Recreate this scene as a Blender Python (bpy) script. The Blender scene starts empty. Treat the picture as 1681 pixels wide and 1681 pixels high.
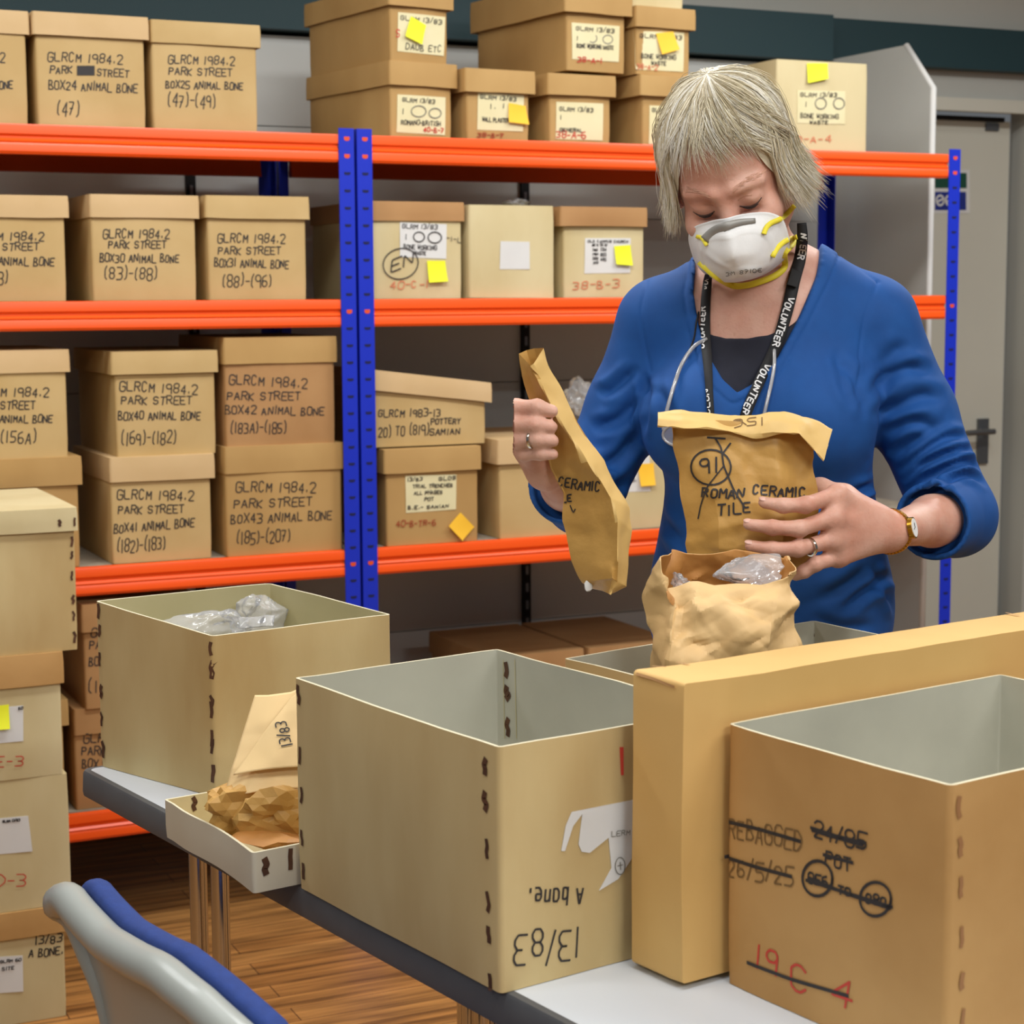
import bpy, bmesh, math, random
import numpy as np
from mathutils import Vector, Matrix
from mathutils.bvhtree import BVHTree
R = math.radians
SC = bpy.context.scene
COL = SC.collection
rnd = random.Random(7)

# ------------------------------------------------------------------ camera, light, exposure
H = 1.41                                   # eye height of the photographer
FPX, PITCH, ROLL, TH = 3050.0, 0.1180119, -0.0050658, 0.4376774
cp, sp = math.cos(PITCH), math.sin(PITCH); cr, sr = math.cos(ROLL), math.sin(ROLL)
FW = np.array([0, cp, -sp]); _r0 = np.array([1, 0, 0.]); _u0 = np.array([0, sp, cp])
RT = cr*_r0 + sr*_u0; UP = -sr*_r0 + cr*_u0
cam = bpy.data.cameras.new('camera'); camo = bpy.data.objects.new('camera', cam); COL.objects.link(camo)
cam.sensor_width = 36; cam.lens = 36*FPX/1681; cam.clip_start = .05; cam.clip_end = 60
camo.matrix_world = Matrix(((RT[0], UP[0], -FW[0], 0), (RT[1], UP[1], -FW[1], 0), (RT[2], UP[2], -FW[2], H), (0, 0, 0, 1)))
cam.dof.use_dof = True; cam.dof.focus_distance = 2.33; cam.dof.aperture_fstop = 11
SC.camera = camo
SC.view_settings.view_transform = 'Standard'; SC.view_settings.look = 'None'
SC.view_settings.gamma = 1; SC.view_settings.use_curve_mapping = False
SC.view_settings.exposure = 0.03
w = bpy.data.worlds.new('room_air'); SC.world = w; w.use_nodes = True
w.node_tree.nodes['Background'].inputs[0].default_value = (.90, .95, 1, 1)
w.node_tree.nodes['Background'].inputs[1].default_value = .13
def area(x, y, z, sx, sy, power, rot=(0, 0, 0), col=(.98, 1, 1)):
    l = bpy.data.lights.new('fluorescent_and_fill', 'AREA'); l.shape = 'RECTANGLE'; l.size = sx; l.size_y = sy; l.energy = power; l.color = col
    o = bpy.data.objects.new('fluorescent_and_fill', l); COL.objects.link(o); o.location = (x, y, z); o.rotation_euler = rot
    return o
LAMPS = [(-1.5, 2.9), (.0, 3.2), (1.9, 4.0), (-1.5, 1.2), (.1, 1.3), (1.7, 1.5), (-1.0, -.6), (1.5, -.5), (.85, 4.25)]  # the last is an added fill that brightens the right rear panel
for i, (lx, ly) in enumerate(LAMPS):
    area(lx, ly, 2.70, 1.2, .28, [18, 27, 34, 9, 17, 26, 24, 58, 9][i], (0, 0, TH))

# ------------------------------------------------------------------ pixel <-> place helpers
C0 = np.array([0, 0, H])
def ray(x, y): return FW + (x-840.5)/FPX*RT - (y-840.5)/FPX*UP
def W(x, y, Y):                            # point on the sight line at distance Y from the camera plane
    d = ray(x, y); return C0 + d*(Y/d[1])
def onz(x, y, z):
    d = ray(x, y); return C0 + d*((z-H)/d[2])
TV = np.array([math.cos(TH), math.sin(TH), 0]); BV = np.array([-math.sin(TH), math.cos(TH), 0]); O4 = np.array([0, 4.4, 0])
def SP(s, b, z): return O4 + TV*s + BV*b + np.array([0, 0, z])     # shelf coordinates: along, behind the front, height
def onshelf(x, y, b=0):
    o = O4 + BV*b; d = ray(x, y); k = ((o-C0)@BV)/(d@BV); p = C0+d*k
    return (p-o)@TV, p[2]
K0 = np.array([-.612, 2.56, 0]); DL = np.array([.57786, -.81614, 0]); DS = np.array([.81614, .57786, 0]); TA = math.atan2(DS[1], DS[0])
def TP(tl, ts, z): return K0 + DL*tl + DS*ts + np.array([0, 0, z])  # table coordinates: along, across, height
def onplane(x, y, o, n):
    d = ray(x, y); k = ((o-C0)@n)/(d@n); return C0+d*k

# ------------------------------------------------------------------ materials
def mat(name, col, rough=.6, col2=None, scale=6, stretch=(1, 1, 1), detail=5, bump=0, bscale=60, metal=0, spec=.5, c0=.35, c1=.7, sheen=0, sss=0, coat=0):
    m = bpy.data.materials.new(name); m.use_nodes = True; nt = m.node_tree; b = nt.nodes['Principled BSDF']
    def lin(c): return tuple(((v/255)/12.92 if v/255 <= .04045 else ((v/255+.055)/1.055)**2.4) for v in c)+(1,)
    b.inputs['Base Color'].default_value = lin(col); b.inputs['Roughness'].default_value = rough; b.inputs['Metallic'].default_value = metal
    b.inputs['Specular IOR Level'].default_value = spec
    if sheen: b.inputs['Sheen Weight'].default_value = sheen
    if coat: b.inputs['Coat Weight'].default_value = coat; b.inputs['Coat Roughness'].default_value = .12
    if sss:
        b.inputs['Subsurface Weight'].default_value = sss; b.inputs['Subsurface Radius'].default_value = (.012, .004, .002)
    tc = nt.nodes.new('ShaderNodeTexCoord'); mp = nt.nodes.new('ShaderNodeMapping'); mp.inputs['Scale'].default_value = stretch
    nt.links.new(tc.outputs['Object'], mp.inputs[0])
    if col2 is not None:
        oi = nt.nodes.new('ShaderNodeObjectInfo'); n = nt.nodes.new('ShaderNodeTexNoise'); n.noise_dimensions = '4D'
        n.inputs['Scale'].default_value = scale; n.inputs['Detail'].default_value = detail
        mu = nt.nodes.new('ShaderNodeMath'); mu.operation = 'MULTIPLY'; mu.inputs[1].default_value = 37
        nt.links.new(oi.outputs['Random'], mu.inputs[0]); nt.links.new(mu.outputs[0], n.inputs['W'])
        nt.links.new(mp.outputs[0], n.inputs['Vector'])
        rp = nt.nodes.new('ShaderNodeValToRGB'); rp.color_ramp.elements[0].position = c0; rp.color_ramp.elements[1].position = c1
        rp.color_ramp.elements[0].color = lin(col); rp.color_ramp.elements[1].color = lin(col2)
        nt.links.new(n.outputs['Fac'], rp.inputs[0]); nt.links.new(rp.outputs[0], b.inputs['Base Color'])
    if bump:
        n2 = nt.nodes.new('ShaderNodeTexNoise'); n2.inputs['Scale'].default_value = bscale; n2.inputs['Detail'].default_value = 4
        nt.links.new(mp.outputs[0], n2.inputs['Vector'])
        bp = nt.nodes.new('ShaderNodeBump'); bp.inputs['Strength'].default_value = bump; bp.inputs['Distance'].default_value = .004
        nt.links.new(n2.outputs['Fac'], bp.inputs['Height']); nt.links.new(bp.outputs[0], b.inputs['Normal'])
    return m
M = {}
M['kraft'] = mat('kraft_board', (190, 159, 104), .75, (201, 172, 119), 7, bump=.05)
M['kraft_pink'] = mat('kraft_board_pale', (203, 171, 122), .75, (212, 181, 135), 7, bump=.05)
M['kraft_dark'] = mat('kraft_board_dark', (168, 124, 76), .75, (182, 139, 90), 7, bump=.05)
M['kraft_old'] = mat('kraft_board_old', (175, 137, 80), .75, (189, 152, 94), 6, (1, 1, .5), bump=.06)
M['cream'] = mat('cream_board', (193, 173, 123), .75, (211, 196, 152), 6, (1, 1, .4), bump=.08, c0=.26, c1=.6)
M['cream_stain'] = mat('cream_board_stained', (181, 151, 97), .75, (208, 187, 136), 6, (1, 1, .35), bump=.1, c0=.28, c1=.62)
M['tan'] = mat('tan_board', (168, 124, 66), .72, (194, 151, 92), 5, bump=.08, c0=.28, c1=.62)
M['tan_lit'] = mat('tan_board_lit', (214, 174, 106), .72, (204, 162, 94), 6, bump=.05)  # lit copy of the tan board, the light put into its colour
M['grey_liner'] = mat('grey_liner', (172, 170, 154), .85, (184, 182, 165), 9, bump=.05)
M['beige_liner'] = mat('beige_liner', (178, 168, 124), .85, (190, 180, 138), 6)
M['rim'] = mat('cut_board_edge', (214, 206, 176), .85)
M['kraft_edge'] = mat('cut_kraft_edge', (176, 138, 88), .85)
M['stitch'] = mat('brown_stitch', (70, 42, 24), .7, (96, 60, 34), 40)
M['ink'] = mat('black_ink', (46, 42, 42), .6)
M['ink_faint'] = mat('faded_ink', (122, 92, 52), .6)
M['ink_red'] = mat('red_ink', (200, 62, 48), .6)
M['ink_red_faint'] = mat('faded_red_ink', (214, 128, 92), .6)
M['ink_brown_red'] = mat('dull_red_ink', (165, 78, 44), .6)
M['ink_grey'] = mat('grey_pencil', (120, 118, 108), .6)
M['paper'] = mat('white_paper', (214, 214, 212), .8, (222, 221, 216), 10)
M['paper_cream'] = mat('cream_paper', (222, 212, 166), .8, (228, 219, 178), 10)
M['sticky_yellow'] = mat('yellow_sticky', (236, 240, 40), .7)
M['sticky_orange'] = mat('orange_sticky', (252, 196, 50), .7)
M['orange'] = mat('orange_paint', (250, 88, 18), .35, spec=.5)
M['blue'] = mat('blue_paint', (24, 48, 190), .4, spec=.4)
M['slot'] = mat('slot_shadow', (8, 14, 70), .8)
M['slot_orange'] = mat('slot_orange', (225, 80, 30), .5)
M['deck'] = mat('chipboard_deck', (168, 156, 136), .8, (150, 138, 120), 60)
M['panel'] = mat('painted_steel_panel', (206, 207, 202), .55, (200, 201, 196), 3)
M['black'] = mat('black_gap', (10, 10, 11), .8)
M['wall'] = mat('wall_paint', (186, 186, 178), .8, (180, 180, 172), 2)
M['teal'] = mat('dark_teal_paint', (26, 58, 64), .6)
M['ceil'] = mat('ceiling_paint', (225, 225, 220), .9)
M['door'] = mat('door_paint', (206, 204, 190), .6, (200, 198, 184), 2)
M['steel'] = mat('brushed_steel', (120, 122, 124), .4, metal=.8)
M['chrome'] = mat('chrome', (200, 196, 190), .16, metal=1)
M['table'] = mat('laminate_top', (208, 214, 220), .45, (203, 209, 215), 3, spec=.4)
M['edge'] = mat('dark_edge_band', (86, 88, 90), .5, (80, 82, 84), 20)
M['chair_grey'] = mat('grey_plastic', (160, 165, 160), .28, spec=.5)
M['chair_blue'] = mat('blue_upholstery', (32, 60, 128), .85, (28, 54, 118), 90, bump=.2, bscale=700)
M['chair_leg'] = mat('grey_tube', (110, 116, 120), .4, metal=.3)
M['bag'] = mat('brown_paper', (190, 145, 74), .5, (202, 159, 88), 9, bump=.25, bscale=70, spec=.4)
M['bag_fold_lit'] = mat('brown_paper_fold_lit', (222, 184, 112), .55, (228, 192, 122), 9, bump=.15, bscale=60)  # paler copy of the brown paper: light on the folds put into the colour
M['bag_pale'] = mat('pale_brown_paper', (216, 178, 120), .6, (224, 189, 134), 8, bump=.2, bscale=50)
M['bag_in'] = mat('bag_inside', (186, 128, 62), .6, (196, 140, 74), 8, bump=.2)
M['envelope'] = mat('buff_envelope', (236, 204, 146), .65, (241, 210, 154), 8, bump=.08, bscale=40)
M['wood_dark'] = M['stitch']
def wood_floor():
    m = bpy.data.materials.new('wood_strip_floor'); m.use_nodes = True; nt = m.node_tree; b = nt.nodes['Principled BSDF']; L = nt.links.new
    tc = nt.nodes.new('ShaderNodeTexCoord'); mp = nt.nodes.new('ShaderNodeMapping'); mp.inputs['Rotation'].default_value = (0, 0, -TH)
    L(tc.outputs['Object'], mp.inputs[0])
    br = nt.nodes.new('ShaderNodeTexBrick'); br.inputs['Scale'].default_value = 1; br.inputs['Brick Width'].default_value = 1.1; br.inputs['Row Height'].default_value = .068
    br.inputs['Mortar Size'].default_value = .0016; br.inputs['Mortar Smooth'].default_value = .4; br.offset = .37
    br.inputs['Color1'].default_value = (.42, .21, .065, 1); br.inputs['Color2'].default_value = (.33, .15, .042, 1); br.inputs['Mortar'].default_value = (.09, .04, .015, 1)
    L(mp.outputs[0], br.inputs[0])
    mp2 = nt.nodes.new('ShaderNodeMapping'); mp2.inputs['Scale'].default_value = (1.5, 22, 1); L(mp.outputs[0], mp2.inputs[0])
    n = nt.nodes.new('ShaderNodeTexNoise'); n.inputs['Scale'].default_value = 2.2; n.inputs['Detail'].default_value = 7; L(mp2.outputs[0], n.inputs[0])
    rp = nt.nodes.new('ShaderNodeValToRGB'); rp.color_ramp.elements[0].color = (.45, .42, .38, 1); rp.color_ramp.elements[1].color = (1.35, 1.3, 1.2, 1)
    rp.color_ramp.elements[0].position = .35; rp.color_ramp.elements[1].position = .68; L(n.outputs['Fac'], rp.inputs[0])
    mx = nt.nodes.new('ShaderNodeMix'); mx.data_type = 'RGBA'; mx.blend_type = 'MULTIPLY'; mx.inputs['Factor'].default_value = 1
    L(br.outputs[0], mx.inputs[6]); L(rp.outputs[0], mx.inputs[7]); L(mx.outputs[2], b.inputs['Base Color'])
    b.inputs['Roughness'].default_value = .42
    return m
M['floor'] = wood_floor()
def clear_plastic(name, milk=.25, rough=.12, spread=.25):
    m = bpy.data.materials.new(name); m.use_nodes = True; nt = m.node_tree; nt.nodes.clear(); L = nt.links.new
    out = nt.nodes.new('ShaderNodeOutputMaterial'); tr = nt.nodes.new('ShaderNodeBsdfTransparent'); gl = nt.nodes.new('ShaderNodeBsdfGlossy')
    df = nt.nodes.new('ShaderNodeBsdfDiffuse'); df.inputs[0].default_value = (.86, .87, .88, 1); gl.inputs['Roughness'].default_value = rough
    lw = nt.nodes.new('ShaderNodeLayerWeight'); lw.inputs[0].default_value = spread
    m1 = nt.nodes.new('ShaderNodeMixShader'); m1.inputs[0].default_value = milk; L(tr.outputs[0], m1.inputs[1]); L(df.outputs[0], m1.inputs[2])
    m2 = nt.nodes.new('ShaderNodeMixShader'); L(lw.outputs['Fresnel'], m2.inputs[0]); L(m1.outputs[0], m2.inputs[1]); L(gl.outputs[0], m2.inputs[2])
    L(m2.outputs[0], out.inputs[0]); return m
M['clear'] = clear_plastic('clear_polythene', .24, .12, .28)
M['clear_frame'] = clear_plastic('clear_acrylic', .38, .08, .5)

# ------------------------------------------------------------------ object helpers
ROOTM = {}
def thing(name, label, cat, loc, rz=0, group=None):
    o = bpy.data.objects.new(name, None); COL.objects.link(o); o.empty_display_size = .1
    o.location = tuple(loc); o.rotation_euler = (0, 0, rz); o['label'] = label; o['category'] = cat
    if group: o['group'] = group
    ROOTM[o] = (np.array(loc, float), rz); return o
def tolocal(v, root):
    loc, rz = ROOTM[root]; c, s = math.cos(rz), math.sin(rz); d = np.asarray(v, float)-loc
    return np.stack([d[:, 0]*c+d[:, 1]*s, -d[:, 0]*s+d[:, 1]*c, d[:, 2]], 1)
def rootof(p):
    while p.parent: p = p.parent
    return p
def obj(name, v, f, mats, parent=None, mi=None, smooth=False, fixn=True, local=False, sharp=None):
    v = np.asarray(v, float)
    if parent is not None and not local: v = tolocal(v, rootof(parent))
    me = bpy.data.meshes.new(name); me.from_pydata(v.tolist(), [], [list(x) for x in f])
    if not isinstance(mats, (list, tuple)): mats = [mats]
    for m in mats: me.materials.append(m)
    if mi is not None: me.polygons.foreach_set('material_index', np.asarray(mi, dtype=np.int32))
    if fixn:
        bm = bmesh.new(); bm.from_mesh(me); bmesh.ops.recalc_face_normals(bm, faces=bm.faces); bm.to_mesh(me); bm.free()
    if smooth:
        me.polygons.foreach_set('use_smooth', [True]*len(me.polygons))
        if sharp: me.set_sharp_from_angle(angle=R(sharp))
    me.update()
    o = bpy.data.objects.new(name, me); COL.objects.link(o)
    if parent is not None: o.parent = parent
    return o
def struct(name, v, f, m):
    o = obj(name, v, f, m); o['kind'] = 'structure'; return o
def top(o, label, cat, group=None):
    o['label'] = label; o['category'] = cat
    if group: o['group'] = group
    return o
class MB:
    def __init__(s): s.v = []; s.f = []; s.m = []
    def add(s, v, f, m=0):
        n = len(s.v); s.v += [tuple(x) for x in v]; s.f += [[i+n for i in q] for q in f]; s.m += [m]*len(f) if isinstance(m, int) else list(m); return s
    def box(s, fn, x0, x1, y0, y1, z0, z1, m=0):         # fn maps box coordinates to the place
        c = [(x, y, z) for x in (x0, x1) for y in (y0, y1) for z in (z0, z1)]
        return s.add([fn(*p) for p in c], [(0, 1, 3, 2), (4, 6, 7, 5), (0, 4, 5, 1), (2, 3, 7, 6), (0, 2, 6, 4), (1, 5, 7, 3)], m)
    def tube(s, pts, r, n=10, m=0, cap=True):
        pts = np.array(pts, float); k = len(pts); rr = r if hasattr(r, '__len__') else [r]*k
        t = np.gradient(pts, axis=0); t /= np.linalg.norm(t, axis=1)[:, None]+1e-12
        a = np.array([0, 0, 1.]) if abs(t[0][2]) < .9 else np.array([1., 0, 0]); vs = []
        for i in range(k):
            a = a-t[i]*(a@t[i]); a /= np.linalg.norm(a); b = np.cross(t[i], a)
            for j in range(n):
                q = 2*math.pi*j/n; vs.append(pts[i]+rr[i]*(math.cos(q)*a+math.sin(q)*b))
        fs = [(i*n+j, i*n+(j+1) % n, (i+1)*n+(j+1) % n, (i+1)*n+j) for i in range(k-1) for j in range(n)]
        if cap: fs += [tuple(range(n))[::-1], tuple((k-1)*n+j for j in range(n))]
        return s.add(vs, fs, m)
    def build(s, name, mats, parent=None, **kw): return obj(name, s.v, s.f, mats, parent, mi=s.m, **kw)
def catmull(p, n=8):
    p = np.array(p, float); q = np.vstack([2*p[0]-p[1], p, 2*p[-1]-p[-2]]); out = []
    for i in range(len(p)-1):
        a, b, c, d = q[i:i+4]
        for k in range(n):
            t = k/n; out.append(.5*(2*b+(c-a)*t+(2*a-5*b+4*c-d)*t*t+(3*b-a-3*c+d)*t**3))
    out.append(p[-1]); return np.array(out)
_hs = np.random.RandomState(3).rand(64, 64, 64)
def vnoise(p):                                           # smooth value noise in 0..1 for arrays of points
    p = np.asarray(p, float); i = np.floor(p).astype(int); f = p-i; f = f*f*(3-2*f); r = 0
    for dx in (0, 1):
        for dy in (0, 1):
            for dz in (0, 1):
                wt = (f[..., 0] if dx else 1-f[..., 0])*(f[..., 1] if dy else 1-f[..., 1])*(f[..., 2] if dz else 1-f[..., 2])
                r = r+wt*_hs[(i[..., 0]+dx) % 64, (i[..., 1]+dy) % 64, (i[..., 2]+dz) % 64]
    return r
def cell_facets(p, k, seed, amp):                        # crumpled-paper field: distance ridges between random cells
    g = np.random.RandomState(seed).rand(k, 3); p = np.asarray(p, float); mn, mx = p.min(0), p.max(0); g = mn+g*(mx-mn)
    d = np.sort(np.linalg.norm(p[:, None]-g[None], axis=2), axis=1)
    return amp*np.clip(1-(d[:, 1]-d[:, 0])/(.25*np.linalg.norm(mx-mn)/k**.5), 0, 1)

# ------------------------------------------------------------------ handwriting: single-stroke letters
GL = {'A': '002640 1232', 'B': '0006 062635230323413000', 'C': '3526160501102031', 'D': '0006 062644422000', 'E': '46060040 0333', 'F': '460600 0333',
'G': '45361605011030414323', 'H': '0006 4046 0343', 'I': '2026', 'J': '4641301001', 'K': '0006 460340', 'L': '060040', 'M': '0006224640', 'N': '00064046',
'O': '160501103041453616', 'P': '0006 063645443303', 'Q': '160501103041453616 2240', 'R': '0006 063645443303 2340', 'S': '453616050413334241301001',
'T': '0646 2620', 'U': '060110304146', 'V': '062046', 'W': '0610243046', 'X': '0046 0640', 'Y': '062346 2320', 'Z': '06460040',
'0': '160501103041453616', '1': '2620', '2': '05163645440040', '3': '0636454433133342413000', '4': '360242 3630', '5': '4606033342413000', '6': '36050110304142331302',
'7': '064610 1333', '8': '33444536160504133342413010010213', '9': '443313040516364540', '(': '37151130', ')': '17353110', '-': '0343', '.': '2021', '/': '0047', ':': '2122 2425',
'a': '34140301103032 3430', 'b': '0600 03143431301001', 'o': '1403011030313414', 'n': '0400 0314343130', 'e': '0232341403011030', 't': '161030 0434', 'c': '341403011030', '~': '0213213342', ' ': ''}
NARROW = {'1': .45, 'I': .45, '.': .4, '(': .6, ')': .6, '-': .7, ':': .4, '/': .7, ' ': .55}
def glyph_lines(text, rs=None):
    x = 0; L = []; rs = rs or random.Random(hash(text) % 999)
    rs = random.Random(sum(map(ord, text)))
    for ch in text:
        wd = NARROW.get(ch, 1.0); sl = .10+rs.uniform(-.09, .12); dy = rs.uniform(-.10, .10); sc = 1+rs.uniform(-.10, .10)
        for st in GL.get(ch, '').split():
            p = np.array([(int(st[i])/4, int(st[i+1])/6) for i in range(0, len(st), 2)])
            if wd < .6: p[:, 0] = .5+(p[:, 0]-.5) ; p[:, 0] = p[:, 0]*1.0-(1-wd)/2
            else: p[:, 0] *= wd
            p = p*sc; p[:, 0] += sl*p[:, 1]+x; p[:, 1] += dy
            L.append(p)
        x += wd+.42
    tot = x-.42
    return [np.stack([p[:, 0]/tot, p[:, 1]], 1) for p in L]
def chaikin(p, k=2):
    for _ in range(k):
        if len(p) < 3: return p
        q = [p[0]]
        for i in range(len(p)-1): q += [.9*p[i]+.1*p[i+1], .1*p[i]+.9*p[i+1]]
        q.append(p[-1]); p = np.array(q)
    return p
def ribbon2d(p, wd):                                      # flat stroke of width wd along a 2-D path
    t = np.gradient(p, axis=0); t /= np.linalg.norm(t, axis=1)[:, None]+1e-9; n = np.stack([-t[:, 1], t[:, 0]], 1)
    e0 = p[0]-t[0]*wd*.4; e1 = p[-1]+t[-1]*wd*.4; p = p.copy(); p[0] = e0; p[-1] = e1
    v = np.vstack([p+n*wd/2, p-n*wd/2]); k = len(p)
    return v, [(i, i+1, k+i+1, k+i) for i in range(k-1)]
def fuse(mb, root, m):                                    # a pattern that stays inside the mesh of the box body it marks
    b = [c for c in root.children if c.name.split('.')[0] == 'body'][0]; me = b.data; me.materials.append(m); k = len(me.materials)-1
    bm = bmesh.new(); bm.from_mesh(me); vs = [bm.verts.new(p) for p in tolocal(mb.v, root)]
    for f in mb.f: bm.faces.new([vs[i] for i in f]).material_index = k
    bm.to_mesh(me); bm.free(); me.update()
class Face:                                               # a flat face things are written on or stuck to
    def __init__(s, o, ex, n, ey=None, bvh=None, lift=0):
        s.bvh, s.lift = bvh, lift
        s.o = np.array(o, float); s.ex = np.array(ex, float); s.n = np.array(n, float); s.ey = np.cross(s.n, s.ex) if ey is None else np.array(ey, float)
    def uv(s, x, y): p = onplane(x, y, s.o, s.n)-s.o; return np.array([p@s.ex, p@s.ey])
    def at(s, uv, e=.0008):
        uv = np.asarray(uv, float); P = s.o+uv[:, :1]*s.ex+uv[:, 1:2]*s.ey
        if s.bvh is None: return P+(e+s.lift)*s.n
        out = []                                          # laid on the real, slightly bowed board
        for p in P:
            h = s.bvh.ray_cast(Vector(p+s.n*.03), Vector(-s.n), .06)[0]; out.append((np.array(h) if h is not None else p)+(e+s.lift)*s.n)
        return np.array(out)
    def up(s, x): return Face(s.o, s.ex, s.n, s.ey, s.bvh, s.lift+x)
def board_bvh(root):
    loc, rz = ROOTM[root]; c, s = math.cos(rz), math.sin(rz); V = []; F = []
    for ch in root.children:
        if ch.name.split('.')[0] in ('body', 'lid'):
            k = len(V); V += [(loc[0]+q.co.x*c-q.co.y*s, loc[1]+q.co.x*s+q.co.y*c, loc[2]+q.co.z) for q in ch.data.vertices]; F += [[i+k for i in p.vertices] for p in ch.data.polygons]
    return BVHTree.FromPolygons(V, F) if V else None
def text_strokes(face, lines, wpx=2.2):                   # lines: (text, x0, y0, x1, y1, cap height) in photo pixels
    mb = MB()
    for ln in lines:
        txt, x0, y0, x1, y1, h = ln[:6]; wp = ln[6] if len(ln) > 6 else wpx
        a, b, c = face.uv(x0, y0), face.uv(x1, y1), face.uv(x0, y0-h); wd = abs(c-a)@np.ones(2)/abs(h)*wp; up = (c-a)*.9
        for p in glyph_lines(txt):
            q = a+np.outer(p[:, 0], b-a)+np.outer(p[:, 1], up)
            v, f = ribbon2d(chaikin(q), wd); mb.add(face.at(v), f)
    return mb
def path_strokes(face, paths, wpx, e=.0009):
    mb = MB()
    for P in paths:
        q = np.array([face.uv(*p) for p in P]); a, b = face.uv(*P[0]), face.uv(P[0][0]+10, P[0][1]); wd = np.linalg.norm(b-a)/10*wpx
        v, f = ribbon2d(chaikin(q), wd); mb.add(face.at(v, e), f)
    return mb
def circle_px(cx, cy, rx, ry, a0=0, a1=6.5, n=22, tilt=0):
    return [(cx+rx*math.cos(a0+(a1-a0)*i/n)*math.cos(tilt)-ry*math.sin(a0+(a1-a0)*i/n)*math.sin(tilt), cy+rx*math.cos(a0+(a1-a0)*i/n)*math.sin(tilt)+ry*math.sin(a0+(a1-a0)*i/n)*math.cos(tilt)) for i in range(n+1)]
def sheet(name, face, quad, m, parent, e=.0012, curl=0, n=6, thick=.0006):   # a stuck-on paper, corners in photo pixels (tl, tr, br, bl)
    q = np.array([face.uv(*p) for p in quad]); vs = []
    for j in range(n+1):
        for i in range(n+1):
            u, v = i/n, j/n; p = (1-u)*(1-v)*q[0]+u*(1-v)*q[1]+u*v*q[2]+(1-u)*v*q[3]
            vs.append(face.at([p], e+curl*v*v+.0004*math.sin(5*u+3*v))[0])
    k = len(vs); vs += [p-face.n*thick for p in vs]; fs = []
    for j in range(n):
        for i in range(n):
            a = j*(n+1)+i; fs += [(a, a+1, a+n+2, a+n+1), (k+a, k+a+n+1, k+a+n+2, k+a+1)]
    ring = [i for i in range(n)]+[i*(n+1)+n for i in range(n)]+[n*(n+1)+n-i for i in range(n)]+[(n-i)*(n+1) for i in range(n)]
    fs += [(ring[i], k+ring[i], k+ring[(i+1) % len(ring)], ring[(i+1) % len(ring)]) for i in range(len(ring))]
    return obj(name, vs, fs, m, parent, smooth=True, sharp=40)
def poly_sheet(name, face, pts, m, parent, e=.001, thick=.0005):
    q = np.array([face.uv(*p) for p in pts]); a = face.at(q, e); b = face.at(q, e-thick); k = len(q)
    return obj(name, np.vstack([a, b]), [tuple(range(k)), tuple(range(2*k-1, k-1, -1))]+[(i, (i+1) % k, k+(i+1) % k, k+i) for i in range(k)], m, parent)

# ------------------------------------------------------------------ boxes
def perimeter(wd, d, r, n):
    pts = []; nr = []
    cs = [(wd/2-r, -d/2+r, -90), (wd/2-r, d/2-r, 0), (-wd/2+r, d/2-r, 90), (-wd/2+r, -d/2+r, 180)]
    for i, (cx, cy, a0) in enumerate(cs):
        for k in range(4):
            a = R(a0+30*k); pts.append((cx+r*math.cos(a), cy+r*math.sin(a))); nr.append((math.cos(a), math.sin(a)))
        nx, ny, b0 = cs[(i+1) % 4]; a1 = R(a0+90); ax, ay = cx+r*math.cos(a1), cy+r*math.sin(a1); bx, by = nx+r*math.cos(R(b0)), ny+r*math.sin(R(b0))
        for k in range(1, n):
            u = k/n; pts.append((ax+(bx-ax)*u, ay+(by-ay)*u)); nr.append((math.cos(a1), math.sin(a1)))
    return np.array(pts), np.array(nr)
def tray(wd, d, h, t=.003, r=.006, n=8, lev=7, bulge=.002, jit=.0015, seed=0, flip=False, floor_lift=.0):
    """an open box: outer wall 0, inner wall 1, cut rim 2; centred in x,y with its base at z=0 (flip: opening downward)"""
    P, N = perimeter(wd, d, r, n); k = len(P); rs = np.random.RandomState(seed); off = rs.rand(3)*40; V = []; F = []; Mi = []
    def ringv(z, inset):
        zz = np.full(k, z); q = np.column_stack([P, zz]); nz = vnoise(q*9+off)-.5; nz2 = vnoise(q*25+off+9)-.5
        sx = np.cos(math.pi*P[:, 0]/wd)*np.cos(math.pi*P[:, 1]/d); sx = np.clip(np.cos(math.pi*np.clip(P[:, 0]/wd, -.5, .5))+np.cos(math.pi*np.clip(P[:, 1]/d, -.5, .5))-.15, 0, 1)
        o = bulge*sx*math.sin(math.pi*min(1, .15+z/h*.75))+jit*nz*2*sx+jit*.5*nz2-inset
        zz = z+(jit*1.2*(vnoise(np.column_stack([P*14, zz*0])+off)-.5)*(z/h) if z > 0 else 0)
        return np.column_stack([P+N*o[:, None], np.broadcast_to(zz, (k,))])
    zs = [h*i/(lev-1) for i in range(lev)]; rings = []
    for z in zs: rings.append(ringv(z, .0012 if z == 0 else 0))
    outer_n = len(rings)
    for z in zs[::-1]: rings.append(ringv(max(z, t), t))
    V = np.vstack(rings)
    for j in range(len(rings)-1):
        m = 0 if j < outer_n-1 else (2 if j == outer_n-1 else 1)
        for i in range(k): F.append((j*k+i, j*k+(i+1) % k, (j+1)*k+(i+1) % k, (j+1)*k+i)); Mi.append(m)
    F.append(tuple(range(k))[::-1]); Mi.append(0); L = (len(rings)-1)*k; F.append(tuple(L+i for i in range(k))); Mi.append(1)
    if flip: V = V.copy(); V[:, 2] = h-V[:, 2]
    return V, F, Mi
BOXMAT = {}
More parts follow.
